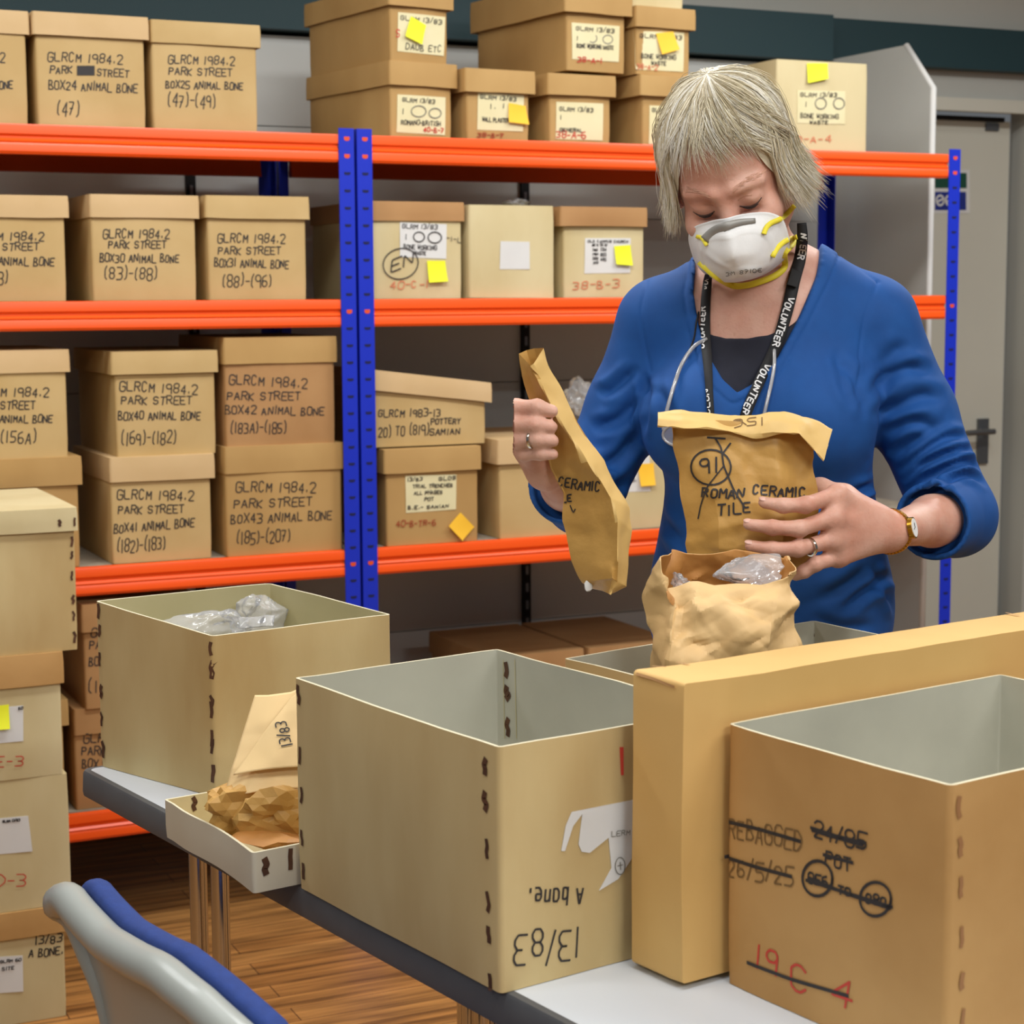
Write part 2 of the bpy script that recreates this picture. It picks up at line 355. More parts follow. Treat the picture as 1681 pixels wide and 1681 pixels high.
def face_of(root, wd, d, side='front'):
    loc, rz = ROOTM[root]; c, s = math.cos(rz), math.sin(rz); ex = np.array([c, s, 0]); ey = np.array([-s, c, 0])
    bv, up = board_bvh(root), np.array([0, 0, 1.])
    if side == 'front': return Face(loc-ey*d/2, ex, -ey, up, bv)
    if side == 'left': return Face(loc-ex*wd/2, -ey, -ex, up, bv)
def archive_box(label, cx, wd, z0, hb, loc, rz, depth, body, lid=None, lid_h=.05, lid_over=.006, top_z=None, seed=0, name='archive_box', cat='box', group=None, tilt=0, inner='grey_liner', bulge=.0025, edge='rim', text=None):
    root = thing(name, label, cat, loc, rz, group)
    v, f, mi = tray(wd, depth, hb, seed=seed, bulge=bulge)
    obj('body', v, f, [M[body], M[inner], M[edge]], root, mi, smooth=True, sharp=35, local=True)
    if lid:
        v, f, mi = tray(wd+2*lid_over, depth+2*lid_over, lid_h, seed=seed+50, flip=True, bulge=.001, lev=4)
        v = v.copy(); v[:, 2] += hb-lid_h+.004
        if tilt: v[:, 2] += v[:, 0]*math.tan(tilt)
        obj('lid', v, f, [M[lid], M[inner], M[edge]], root, mi, smooth=True, sharp=35, local=True)
    return root
# ------------------------------------------------------------------ the room
def slab(name, fn, x0, x1, y0, y1, z0, z1, m):
    mb = MB(); mb.box(fn, x0, x1, y0, y1, z0, z1); return struct(name, mb.v, mb.f, m)
XY = lambda x, y, z: np.array([x, y, z])
slab('floor', XY, -4.2, 4.6, -2.6, 8.2, -.05, 0, M['floor'])
slab('ceiling', XY, -4.2, 4.6, -2.6, 8.2, 2.76, 2.8, M['ceil'])
DOOR0, DOOR1, DTOP = 1.62, onshelf(1655, 200, .95)[0], 1.965
slab('wall_back', SP, -3.6, DOOR0-.03, .86, .98, 0, 2.76, M['wall'])
slab('wall_right', SP, DOOR1+.035, 3.6, .86, .98, 0, 2.76, M['wall'])
slab('wall_over', SP, DOOR0-.03, DOOR1+.035, .86, .98, DTOP+.02, 2.76, M['wall'])
slab('trim_1', SP, -3.6, onshelf(1368, 60, .70)[0], .70, .859, 2.085, 2.217, M['teal'])
slab('trim_2', SP, onshelf(1368, 60, .70)[0]+.001, 3.6, .80, .859, 2.098, 2.226, M['teal'])
slab('trim_3', SP, DOOR0-.06, 3.6, .835, .859, 1.972, 2.012, M['door'])
slab('baseboard_back', SP, -3.6, 1.4, .845, .859, 0, .1, M['door'])
# the door with its handle, closer strip and safety sign
dm = MB(); dm.box(SP, DOOR0, DOOR1, .94, .975, .008, DTOP-.01)
d1 = obj('door_1', dm.v, dm.f, M['door']); d1['kind'] = 'structure'
ROOTM[d1] = (np.zeros(3), 0)
def spx(x, y, b): s, z = onshelf(x, y, b); return s, z
hs, hz = spx(1611, 724, .94)
mb = MB(); mb.box(SP, hs-.022, hs+.022, .930, .939, hz-.075, hz+.075); mb.tube([SP(hs, .93, hz+.035), SP(hs, .885, hz+.035)], .009, 10)
mb.tube([SP(hs+.008, .885, hz+.035), SP(hs-.06, .883, hz+.035), SP(hs-.105, .888, hz+.033)], .0095, 10)
obj('door_handle', mb.v, mb.f, M['steel'], d1, smooth=True, sharp=40)
mb = MB(); a, b_ = spx(1545, 192, .93), spx(1652, 192, .93); mb.box(SP, a[0]-.05, b_[0]-.01, .925, .939, a[1]-.008, a[1]+.006)
obj('door_closer', mb.v, mb.f, M['black'], d1)
mb = MB(); a, b_ = spx(1620, 208, .93), spx(1641, 208, .93); mb.box(SP, a[0], b_[0], .932, .939, a[1]-.012, a[1]+.012)
obj('door_tag', mb.v, mb.f, M['steel'], d1)
wf = Face(SP(0, .94, 0), TV, -BV, np.array([0, 0, 1.]))
mg, mbl = mat('sign_green', (18, 74, 56), .5), mat('sign_blue', (26, 44, 130), .5)
sg = thing('safety_sign', 'green and blue safety sign on the pale door behind the blue upright', 'sign', SP(*[spx(1560, 345, .939)[0], .939, spx(1560, 345, .939)[1]]))
def pxq(x0, y0, x1, y1): return [(x0, y0), (x1, y0), (x1, y1), (x0, y1)]
sheet('backing', wf, pxq(1529, 279, 1591, 350), M['paper'], sg, e=.002)
sheet('green_panel', wf, pxq(1534, 284, 1586, 309), mg, sg, e=.003, n=2)
sheet('blue_panel', wf, pxq(1534, 315, 1585, 345), mbl, sg, e=.003, n=2)
mb = path_strokes(wf, [circle_px(1542, 329, 6, 8), circle_px(1557, 329, 6, 8), [(1538, 331), (1546, 327)], [(1553, 331), (1561, 327)]], 2.6, e=.0042); mb.build('pictogram', M['paper'], sg)
# steel wall shelving behind the racks: back panels, slotted uprights and a chamfered end panel
gr = thing('wall_shelving', 'pale grey steel wall shelving with a tall chamfered end panel behind the orange racks', 'shelving', SP(-.9, .75, 0), TH)
mb = MB()
for i in range(9):
    z0 = .02+i*.228; mb.box(SP, -3.3, 1.385, .752, .765, z0, z0+.2255 if i < 8 else 2.075)
mb.build('back_panel', M['panel'], gr)
for s0 in (onshelf(313, 310, .745)[0], onshelf(863, 800, .745)[0], onshelf(313, 310, .745)[0]*2-onshelf(863, 800, .745)[0]):
    mb = MB(); mb.box(SP, s0-.012, s0+.012, .738, .752, .02, 2.04, 0)
    for k in range(40): mb.box(SP, s0-.004, s0+.004, .7372, .7378, .06+k*.05, .085+k*.05, 1)
    mb.build('slotted_upright', [M['black'], M['steel']], gr)
s1 = 1.392; pr = [(.752, .0), (.752, 2.09), (.37, 2.09), (.245, 1.962), (.245, 0)]
v = [SP(s1, b, z) for b, z in pr]+[SP(s1+.018, b, z) for b, z in pr]
obj('end_panel', v, [(0, 1, 2, 3, 4), (9, 8, 7, 6, 5)]+[(i, (i+1) % 5, 5+(i+1) % 5, 5+i) for i in range(5)], M['panel'], gr)
mb = MB(); e = .0035
mb.tube([SP(s1+.009, .37, 2.09), SP(s1+.009, .245, 1.962), SP(s1+.009, .245, 0)], .0095, 8); mb.build('edge_trim', M['paper'], gr, smooth=True)

# ------------------------------------------------------------------ orange and blue racks
ZB = [1.763, 1.395, .823, .280]; BH = .0625
def rack(name, label, s0, s1):
    g = thing(name, label, 'shelving', SP((s0+s1)/2, .3, 0), TH, 'orange and blue storage racks')
    for b0, sg_, nm in ((0, 1, 'front'), (.6, -1, 'rear')):
        for e, sx in ((s0, 1), (s1, -1)):
            mb = MB(); x0, x1 = (e, e+.036) if sx > 0 else (e-.036, e)
            yb = (b0, b0+.0025) if sg_ > 0 else (b0-.0025, b0)
            mb.box(SP, x0, x1, yb[0], yb[1], 0, 1.775, 0)
            xs = (e, e+.0025) if sx > 0 else (e-.0025, e); mb.box(SP, xs[0], xs[1], *((b0+.0025, b0+.036) if sg_ > 0 else (b0-.036, b0-.0025)), 0, 1.775, 0)
            if sg_ > 0:
                xm = (x0+x1)/2+.001; n = int(1.75/.0385)
                for k in range(n):
                    z = 1.752-k*.0385; on = any(zb-BH < z < zb+.001 for zb in ZB); wv = .0065 if on else .0075; hv = .0045 if on else .0032
                    mb.add([SP(xm-wv, b0-.0004, z+hv), SP(xm-wv, b0-.0004, z-hv*.4), SP(xm-wv*.5, b0-.0004, z-hv), SP(xm+wv*.5, b0-.0004, z-hv), SP(xm+wv, b0-.0004, z-hv*.4), SP(xm+wv, b0-.0004, z+hv)], [(0, 1, 2, 3, 4, 5)], 2 if on else 1)
            mb.build('upright', [M['blue'], M['slot'], M['slot_orange']], g)
    pf = [(.016, 0), (.004, -.0015), (.0028, -.005), (.0028, -.0215), (.0075, -.0265), (.0075, -.031), (.0028, -.036), (.0045, -.040), (.0028, -.044), (.0028, -.057), (.006, -.0625), (.030, -.0625), (.030, -.060)]
    for zb in ZB:
        for b0, sg_ in ((0, 1), (.6, -1)):
            k = len(pf); x0, x1 = s0+.0365, s1-.0365; xs = [x0, x0+(x1-x0)*.5, x1]; v = []
            for x in xs: v += [SP(x, b0+sg_*p[0], zb+p[1]) for p in pf]
            f = [(j*k+i, j*k+(i+1) % k, (j+1)*k+(i+1) % k, (j+1)*k+i) for j in range(2) for i in range(k)]+[tuple(range(k)), tuple(range(2*k, 3*k))[::-1]]
            obj('beam', v, f, M['orange'], g, smooth=True, sharp=28)
        mb = MB(); mb.box(SP, s0+.004, s1-.004, .0305, .5695, zb-.018, zb-.0005); mb.build('deck', M['deck'], g)
    return g
rack('storage_rack', 'left orange-beamed storage rack holding the boxes of animal bone', -2.073, -.3868)
rack('storage_rack', 'right orange-beamed storage rack, directly behind the woman', -.3797, 1.3058)

# ------------------------------------------------------------------ boxes on the racks
def shelf_box(label, bx, yref, ytop, ylid, zbase, body, lid, b=.03, lidx=None, depth=.37, seed=0, turn=0, texts=None, group=None, tilt=0, inner='kraft', ink='ink', wpx=1.9, edge='kraft_edge', flip=False):
    s0 = onshelf(bx[0], yref, b)[0]; s1 = onshelf(bx[1], yref, b)[0]; xm = sum(bx)/2; zt = onshelf(xm, ytop, b)[1]; wd = s1-s0
    hb = zt-zbase; c = (s0+s1)/2
    ct = math.cos(turn); st = math.sin(turn)
    ctr = SP(c, b, zbase)+(-math.sin(TH+turn)*depth/2)*np.array([1., 0, 0])+math.cos(TH+turn)*depth/2*np.array([0, 1., 0])
    root = thing('archive_box', label, 'box', ctr, TH+turn, group)
    v, f, mi = tray(wd, depth, hb-.005 if lid else hb, seed=seed, flip=flip)
    if tilt: v = v.copy(); v[:, 2] *= 1+v[:, 0]*math.tan(tilt)/hb
    obj('body', v, f, [M[body], M[inner], M[edge]], root, mi, smooth=True, sharp=35, local=True)
    if lid:
        lh = zt-onshelf(xm, ylid, b)[1]; ov = .007
        if lidx: ov = max(.004, (onshelf(lidx[1], ytop, b)[0]-onshelf(lidx[0], ytop, b)[0]-wd)/2)
        v, f, mi = tray(wd+2*ov, depth+2*ov, lh, seed=seed+31, flip=True, bulge=.001, lev=4, jit=.002)
        v = v.copy(); v[:, 2] += hb-lh
        if lidx: v[:, 0] += (onshelf(lidx[1], ytop, b)[0]+onshelf(lidx[0], ytop, b)[0])/2-c
        if tilt: v[:, 2] += v[:, 0]*math.tan(tilt)
        obj('lid', v, f, [M[lid], M[inner], M[edge]], root, mi, smooth=True, sharp=35, local=True)
    fc = face_of(root, wd, depth)
    if texts: text_strokes(fc, texts, wpx).build('handwriting', M[ink], root)
    return root, zt, fc
Z1, Z2, Z3, Z4 = [z+.0005 for z in ZB]
GB = 'boxes of animal bone on the left rack'
def bone(lbl, *a, **k): return shelf_box(lbl, *a, group=GB, **k)
PS, G2 = 'PARK STREET', 'GLRCM 1984.2'
bone('kraft box with lid on the top shelf, cut by the left edge of the photo', (-125, 44), 120, 14, 52, Z1, 'kraft', 'kraft_pink', lidx=(-130, 47), seed=1,
     texts=[(G2, -105, 100, 7, 102, 17), (PS, -105, 122, -4, 123, 15), ('BOX 23 ANIMAL BONE', -110, 143, 20, 146, 14), ('(46)', -90, 188, -55, 188, 22)])
r, z, fc = bone('kraft box with lid on the top shelf, a black blot between its words', (60, 238), 130, 24, 62, Z1, 'kraft', 'kraft_pink', lidx=(51, 243), seed=2,
     texts=[(G2, 78, 100, 200, 105, 16), ('PARK', 82, 120, 118, 121, 13), ('STREET', 159, 125, 211, 127, 13), ('BOX24 ANIMAL BONE', 80, 146, 225, 152, 15), ('(47)', 93, 190, 129, 190, 24)])
poly_sheet('ink_blot', fc, pxq(126, 108, 155, 124), M['ink'], r)
bone('kraft box with lid on the top shelf, right end of the bone boxes row', (250, 422), 130, 37, 74, Z1, 'kraft', 'kraft', lidx=(246, 427), seed=3,
     texts=[(G2, 276, 104, 384, 107, 15), (PS, 277, 123, 380, 125, 13), ('BOX25 ANIMAL BONE', 272, 144, 398, 148, 13), ('(47)-(49)', 275, 175, 353, 178, 22)])
bone('kraft box on the second shelf, cut by the left edge of the photo', (-72, 108), 430, 320, 357, Z2, 'kraft', 'kraft_pink', lidx=(-78, 112), seed=4,
     texts=[(G2, -50, 394, 71, 395, 15), (PS, -45, 412, 63, 410, 13), ('BOX29 ANIMAL BONE', -55, 434, 88, 436, 14), ('(80)-(83)', -66, 466, 12, 466, 22)])
bone('kraft box on the second shelf reading box 30, left of the box 31', (151, 322), 430, 320, 358, Z2, 'kraft', 'kraft_pink', lidx=(145, 326), seed=5,
     texts=[(G2, 169, 391, 277, 391, 16), (PS, 178, 408, 272, 407, 13), ('BOX30 ANIMAL BONE', 164, 430, 293, 431, 14), ('(83)-(88)', 171, 459, 257, 459, 21)])
bone('kraft box on the second shelf, nearest of its row to the blue uprights', (342, 503), 430, 322, 359, Z2, 'kraft', 'kraft', lidx=(335, 507), seed=6,
     texts=[(G2, 357, 398, 467, 399, 16), (PS, 358, 418, 460, 417, 13), ('BOX31 ANIMAL BONE', 352, 437, 473, 440, 14), ('(88)-(96)', 365, 470, 445, 471, 21)])
r, ze1, _ = bone('kraft box on the third shelf, half hidden behind the cream floor stack', (-62, 130), 850, 753, 800, Z3, 'kraft_old', 'kraft_old', lidx=(-68, 134), seed=7, b=.02,
     texts=[(G2, -36, 831, 86, 831, 16), (PS, -36, 852, 70, 851, 14), ('BOX39 ANIMAL BONE', -40, 874, 95, 873, 14)])
bone('kraft box on the third shelf, stacked top at the left edge of the photo', (-75, 110), 660, 575, 613, ze1, 'kraft', 'kraft_pink', lidx=(-80, 114), seed=8, b=.03,
     texts=[(G2, -46, 650, 79, 651, 16), (PS, -46, 672, 57, 671, 14), ('BOX38 ANIMAL BONE', -50, 694, 85, 693, 13), ('(144)-(156A)', -60, 728, 59, 727, 22)])
r, ze3, _ = bone('kraft box on the third shelf reading box 41, under the box 40', (183, 347), 850, 748, 788, Z3, 'kraft', 'kraft_pink', lidx=(178, 352), seed=9, b=.02,
     texts=[(G2, 192, 819, 317, 821, 17), (PS, 194, 844, 301, 841, 14), ('BOX41 ANIMAL BONE', 187, 875, 318, 864, 15), ('(182)-(183)', 192, 907, 271, 902, 22)])
bone('kraft box on the third shelf reading box 40, upon the box 41', (190, 354), 680, 576, 613, ze3, 'kraft', 'kraft', lidx=(180, 357), seed=10, b=.03,
     texts=[(G2, 196, 641, 323, 647, 17), (PS, 199, 664, 314, 663, 14), ('BOX40 ANIMAL BONE', 194, 689, 328, 688, 14), ('(169)-(182)', 199, 730, 288, 728, 22)])
r, ze5, _ = bone('kraft box on the third shelf reading box 43, under the darker brown box', (371, 562), 840, 730, 774, Z3, 'kraft_old', 'kraft_old', lidx=(368, 564), seed=11, b=.015,
     texts=[(G2, 387, 807, 517, 808, 18), (PS, 384, 835, 511, 829, 15), ('BOX43 ANIMAL BONE', 379, 859, 544, 853, 16), ('(185)-(207)', 388, 893, 476, 889, 21)])
bone('darkest brown box of the bone boxes, upon the box 43 beside the blue upright', (370, 550), 660, 553, 596, ze5, 'kraft_dark', 'kraft_old', lidx=(365, 553), seed=12, b=.02,
     texts=[(G2, 376, 630, 503, 637, 17), (PS, 373, 657, 492, 656, 14), ('BOX42 ANIMAL BONE', 370, 679, 531, 681, 14), ('(183A)-(185)', 378, 711, 469, 711, 19)])
r, zg, _ = bone('kraft box on the bottom shelf beside the left corner of the table', (123, 310), 1260, 1155, 1197, Z4, 'kraft_dark', 'kraft_dark', lidx=(119, 316), seed=13, b=.035,
     texts=[(G2, 137, 1219, 262, 1218, 17), (PS, 134, 1240, 240, 1238, 15), ('BOX 53 ANIMAL BONE', 135, 1261, 280, 1258, 15)])
bone('kraft box on the bottom shelf, mostly hidden by the open box on the table', (138, 322), 1090, 985, 1030, zg, 'kraft_dark', 'kraft_dark', lidx=(131, 328), seed=14, b=.02,
     texts=[(G2, 149, 1045, 275, 1044, 17), (PS, 147, 1066, 255, 1064, 15), ('BOX 52 ANIMAL BONE', 146, 1092, 290, 1088, 15), ('(1', 144, 1138, 160, 1138, 22)])
bone('kraft box on the bottom shelf, a sliver seen beside the cream floor stack', (-84, 106), 1260, 1157, 1200, Z4, 'kraft_old', 'kraft_old', lidx=(-90, 112), seed=15, b=.035)
# right rack, top shelf
GO = 'old labelled boxes on the right rack'
def old(lbl, *a, **k): return shelf_box(lbl, *a, group=GO, body='kraft_old', lid=k.pop('lid', 'kraft_old'), inner='kraft_old', **k)
def label_note(r, fc, lab=None, labm='paper_cream', notes=(), scr=(), red=(), redink='ink_red', w=1.7):
    ps = sheet('paper_label', fc, lab, M[labm], r, e=.001) if lab else r
    lf = fc.up(.0012)
    if scr: text_strokes(lf, scr, w*.75).build('label_writing', M['ink'], ps)
    if red: text_strokes(lf, red, 1.7).build('red_writing', M[redink], r)
    for q, m in notes: sheet('sticky_note', fc.up(.0018), q, M[m], r, curl=.006)
    return lf
def rings(r, lf, cs): path_strokes(lf, [circle_px(*c) for c in cs], 1.5).build('pencil_rings', M['ink_grey'], r)
r, zb1, fc = old('brown lidded box, leftmost of the lower row on the top shelf of the right rack', (637, 745), 180, 103, 142, Z1, seed=20, lidx=(632, 753), turn=R(8), b=.03, depth=.40)
lf = label_note(r, fc, [(652, 155), (731, 160), (730, 222), (651, 217)], scr=[('GLRM 13/83', 660, 167, 712, 170, 7), ('I', 659, 187, 662, 187, 9), ('ROMANO-BRITISH', 658, 204, 722, 207, 8)], red=[('40-B-7', 694, 216, 727, 219, 8)])
rings(r, lf, [(686, 183, 12, 9), (713, 186, 10, 8)])
r, z, fc = old('brown lidded box with a yellow note, stacked upon another above the blue uprights', (637, 738), 60, -26, 13, zb1, seed=21, lidx=(630, 746), turn=R(8), b=.025, depth=.40)
label_note(r, fc, [(653, 20), (731, 28), (728, 92), (652, 84)], notes=[([(673, 27), (698, 42), (689, 74), (662, 60)], 'sticky_yellow')], scr=[('GLRM 13/83', 657, 33, 724, 40, 8), ('DAUB ETC', 665, 81, 723, 86, 11)], red=[('S', 650, 62, 655, 62, 15)])
r, zb3, fc = old('brown lidded box on the top shelf, an orange note on its cream label', (765, 870), 190, 115, 153, Z1, seed=22, lidx=(758, 878), turn=R(3), b=.03, depth=.37)
label_note(r, fc, [(784, 152), (860, 157), (858, 216), (783, 213)], notes=[([(834, 169), (862, 174), (866, 205), (832, 201)], 'sticky_orange')], scr=[('GLRM 13/83', 788, 162, 846, 166, 7), ('I. I', 803, 178, 827, 178, 9), ('WALL PLASTER', 791, 199, 834, 201, 7)], red=[('38-B-7', 783, 224, 826, 226, 7)], redink='ink_brown_red')
r, zb4, fc = old('brown lidded box on the top shelf under the big overhanging box', (901, 1003), 190, 123, 158, Z1, seed=23, lidx=(894, 1010), turn=R(2), b=.03, depth=.37)
label_note(r, fc, [(913, 167), (990, 170), (989, 231), (912, 228)], scr=[('GLRM 13/83', 918, 182, 972, 184, 7), ('I', 918, 196, 921, 196, 7), ('GENERAL', 918, 216, 955, 217, 6)], red=[('38-A-6', 913, 226, 960, 227, 11)])
r, zb7, fc = old('brown lidded box on the top shelf, partly hidden by the woman\'s hair', (1053, 1150), 190, 126, 160, Z1, seed=24, lidx=(1045, 1157), turn=R(3), b=.03, depth=.37)
label_note(r, fc, [(1066, 173), (1135, 176), (1135, 238), (1065, 236)], scr=[('GLRM 13/83', 1070, 184, 1120, 187, 7)])
zb5 = max(zb3, zb4, zb7)+.002
r, z, fc = old('big brown box overhanging the lower row on the top shelf', (927, 1029), 70, -30, 24, zb5, seed=25, lidx=(918, 1038), turn=R(6), b=.025, depth=.42)
label_note(r, fc, [(938, 37), (1017, 43), (1015, 102), (939, 97)], scr=[('GLRM 13/83', 945, 50, 1007, 54, 7), ('I', 945, 66, 948, 66, 7), ('BONE WORKING WASTE', 946, 78, 1006, 82, 7)], red=[('38-A-1', 947, 101, 987, 105, 9)])
rings(r, fc, [(972, 63, 7, 7), (997, 65, 8, 7)])
r, zb6, fc = old('brown box with an orange note in the upper row, right of the overhanging box', (1042, 1134), 85, 13, 47, zb5, seed=26, lidx=(1038, 1142), turn=R(4), b=.03, depth=.37)
label_note(r, fc, [(1044, 51), (1123, 54), (1121, 118), (1044, 114)], notes=[([(1075, 55), (1104, 52), (1112, 82), (1083, 90)], 'sticky_orange')], scr=[('GLRM 13/83', 1050, 62, 1118, 65, 7), ('BONE WORKING', 1052, 95, 1108, 99, 8), ('WASTE', 1068, 106, 1092, 108, 7)], red=[('38-A-2', 1045, 113, 1078, 115, 9)], redink='ink_red_faint')
shelf_box('pale grey box on the top shelf, cut by the upper photo edge', (1036, 1122), 5, -75, None, zb6+.001, 'cream', None, b=.05, depth=.36, seed=27, group=GO, inner='grey_liner', edge='rim')
r, z, fc = shelf_box('cream board box alone on the top shelf against the chamfered white panel', (1274, 1424), 170, 101, None, Z1, 'cream', None, b=.03, depth=.40, seed=28, inner='grey_liner', edge='rim', flip=True)
lf = label_note(r, fc, [(1308, 148), (1387, 150), (1386, 204), (1308, 202)], notes=[([(1324, 104), (1358, 104), (1356, 130), (1323, 137)], 'sticky_yellow')], scr=[('GLRM 13/83', 1313, 159, 1372, 159, 7), ('I', 1320, 175, 1323, 175, 8), ('BONE WORKING', 1313, 193, 1375, 196, 8), ('WASTE', 1328, 203, 1358, 204, 6)], red=[('38-A-4', 1292, 234, 1363, 233, 12)], redink='ink_red_faint')
rings(r, lf, [(1346, 170, 9, 9), (1376, 170, 9, 9)])
# right rack, second shelf
r, z, fc = shelf_box('cream box with brown lid on the second shelf, a big ringed scrawl on it', (600, 758), 420, 331, 363, Z2, 'cream', 'kraft_dark', b=.03, lidx=(596, 762), seed=30, inner='grey_liner', edge='rim', group=GO)
lf = label_note(r, fc, [(656, 365), (733, 368), (732, 425), (656, 422)], 'paper', [([(700, 428), (730, 428), (733, 462), (702, 464)], 'sticky_yellow')], [('GLRM 13/83', 660, 375, 717, 376, 8), ('I', 664, 393, 667, 393, 9), ('-I-L', 733, 394, 756, 398, 8), ('BONE WORKING', 662, 408, 716, 411, 8), ('WASTE', 680, 417, 698, 419, 6)], [('40-C-1', 640, 474, 702, 472, 13)], 'ink_red_faint')
path_strokes(lf, [circle_px(687, 389, 9, 8), circle_px(713, 390, 11, 9), circle_px(657, 433, 29, 25, tilt=-.3)], 1.8).build('ringed_scrawl', M['ink'], r)
text_strokes(lf, [('EN', 641, 446, 676, 432, 20)], 2.2).build('handwriting', M['ink'], r)
r, zD2, fc = shelf_box('plain cream box upended on the second shelf with a blank white square', (770, 910), 420, 337, None, Z2, 'cream', None, b=.02, seed=31, inner='grey_liner', edge='rim', flip=True, group=GO, depth=.33)
label_note(r, fc, [(821, 396), (869, 397), (869, 442), (820, 442)], 'paper')
r, z, fc = shelf_box('brown-lidded cream box with a typed label on the second shelf beside the woman', (925, 1057), 430, 340, 372, Z2, 'cream', 'kraft_dark', b=.03, lidx=(917, 1061), seed=32, inner='grey_liner', edge='rim', group=GO)
label_note(r, fc, [(960, 391), (1035, 391), (1034, 448), (959, 449)], 'paper', [([(1007, 404), (1034, 402), (1036, 436), (1009, 434)], 'sticky_yellow')], [('OLD CAMPUS CHURCH', 964, 398, 1030, 398, 4), ('ABC 12', 971, 404, 981, 404, 4), ('3456', 972, 412, 980, 412, 4), ('1984', 972, 419, 981, 419, 4), ('2200', 972, 426, 981, 426, 4), ('3110', 973, 433, 981, 433, 4), ('55 61', 984, 404, 996, 404, 5), ('7214', 985, 412, 994, 412, 5), ('8013', 985, 420, 994, 420, 5), ('4415', 985, 428, 994, 428, 5)], [('38-B-3', 940, 474, 1015, 471, 14)], 'ink_red_faint', 1.4)
# right rack, third shelf
r, zf1, fc = old('brown box on the third shelf, an orange diamond note low on its front', (634, 785), 840, 735, 774, Z3, seed=33, lidx=(628, 789), b=.012, depth=.38)
label_note(r, fc, [(665, 781), (749, 779), (748, 836), (666, 842)], notes=[([(755, 841), (778, 865), (757, 887), (734, 863)], 'sticky_orange')], scr=[('13/83', 668, 790, 692, 789, 6), ('GLOS', 720, 788, 747, 787, 6), ('TRIAL TRENCHES', 677, 801, 742, 799, 6), ('ALL PHASES', 679, 812, 725, 810, 6), ('POT', 696, 822, 711, 821, 6), ('B.E.- SAMIAN', 669, 836, 735, 833, 6)], red=[('40-B-TR-6', 650, 865, 714, 861, 10)], redink='ink_brown_red')
shelf_box('kraft box with slanting lid upon the box with the orange diamond note', (610, 797), 690, 617, 650, zf1+.004, 'kraft', 'kraft_pink', b=.034, lidx=(607, 806), seed=34, tilt=-.125, group=GO,
     texts=[('GLRCM 1983-13', 621, 685, 722, 683, 13), ('POTTERY', 707, 697, 755, 695, 10), ('20) TO (819)', 621, 717, 703, 714, 18), ('SAMIAN', 705, 715, 754, 712, 11)])
r, zf3, fc = shelf_box('plain kraft box on the third shelf behind the raised left hand', (820, 1000), 820, 718, 758, Z3, 'kraft', 'kraft_pink', b=.015, lidx=(814, 1006), seed=35, group=GO)
r, z, fc = shelf_box('pale cream box on the third shelf, glimpsed between the paper bag and the woman', (1012, 1150), 820, 735, None, Z3, 'cream', None, b=.03, seed=36, inner='grey_liner', edge='rim', flip=True, group=GO)
label_note(r, fc, [(1019, 742), (1066, 740), (1067, 806), (1021, 808)], 'paper', [([(1046, 762), (1072, 760), (1073, 796), (1049, 798)], 'sticky_orange')], [('13/83', 1022, 776, 1042, 775, 7), ('I.I-B.', 1024, 792, 1044, 790, 8)])
# bottom shelf, right rack: two low boxes
for i, (a, b_, lb) in enumerate([(.0, .262, 'low brown box on the bottom shelf behind the open boxes, left of two'), (.272, .53, 'low brown box on the bottom shelf behind the open boxes, right of two')]):
    zt = .512; root = thing('archive_box', lb, 'box', SP((a+b_)/2, .33, Z4), TH, 'low boxes on the bottom shelf of the right rack')
    v, f, mi = tray(b_-a-.012, .39, zt-Z4-.005, seed=40+i); obj('body', v, f, [M['kraft_dark'], M['kraft_dark'], M['kraft_edge']], root, mi, smooth=True, sharp=35, local=True)
    v, f, mi = tray(b_-a, .402, .055, seed=44+i, flip=True, lev=4); v[:, 2] += zt-Z4-.055; obj('lid', v, f, [M['kraft_dark'], M['kraft_dark'], M['kraft_edge']], root, mi, smooth=True, sharp=35, local=True)

# ------------------------------------------------------------------ cream boxes stacked on the floor at the left
def stitches(mb, fc, pts, wpx=5, hpx=20, seed=0, tail=True):
    rs = random.Random(seed)
    for (x, y) in pts:
        h = hpx*rs.uniform(.7, 1.1); w_ = wpx*rs.uniform(.8, 1.2); dx = rs.uniform(-1.5, 1.5)
        P = [(x+dx, y-h/2), (x+rs.uniform(-.5, .5)*w_, y-h*.15), (x+rs.uniform(-.5, .8)*w_*.6, y+h*.2), (x+rs.uniform(-.3, .6), y+h/2)]
        q = path_strokes(fc, [P], w_, e=.0009); mb.add(q.v, q.f)
    return mb
SB = -.43; zz = .0005
def stack_box(label, xr, y_at, z0, z1, body, lid=None, lidz=None, wd=.285, seed=0):
    s1 = onshelf(xr, y_at, SB)[0]; root = thing('archive_box', label, 'box', SP(s1-wd/2, SB+.195, z0), TH, 'cream boxes stacked on the floor')
    v, f, mi = tray(wd, .39, (z1-z0)-.004 if lid else z1-z0, seed=seed, flip=(lid is None)); obj('body', v, f, [M[body], M['grey_liner'], M['rim']], root, mi, smooth=True, sharp=35, local=True)
    if lid:
        lh = z1-lidz; v, f, mi = tray(wd+.013, .403, lh, seed=seed+7, flip=True, bulge=.001, lev=4); v[:, 2] += z1-z0-lh
        obj('lid', v, f, [M[lid], M['grey_liner'], M['rim']], root, mi, smooth=True, sharp=35, local=True)
    fc = face_of(root, wd, .39); return root, fc
r, fc = stack_box('brown-lidded cream box at the foot of the floor stack by the chair', 108, 1600, zz, .2262, 'cream', 'tan', .1735, seed=60)
text_strokes(fc, [('13/83', 57, 1550, 101, 1546, 14), ('A BONE.', 47, 1572, 103, 1566, 14)], 2.0).build('handwriting', M['ink'], r)
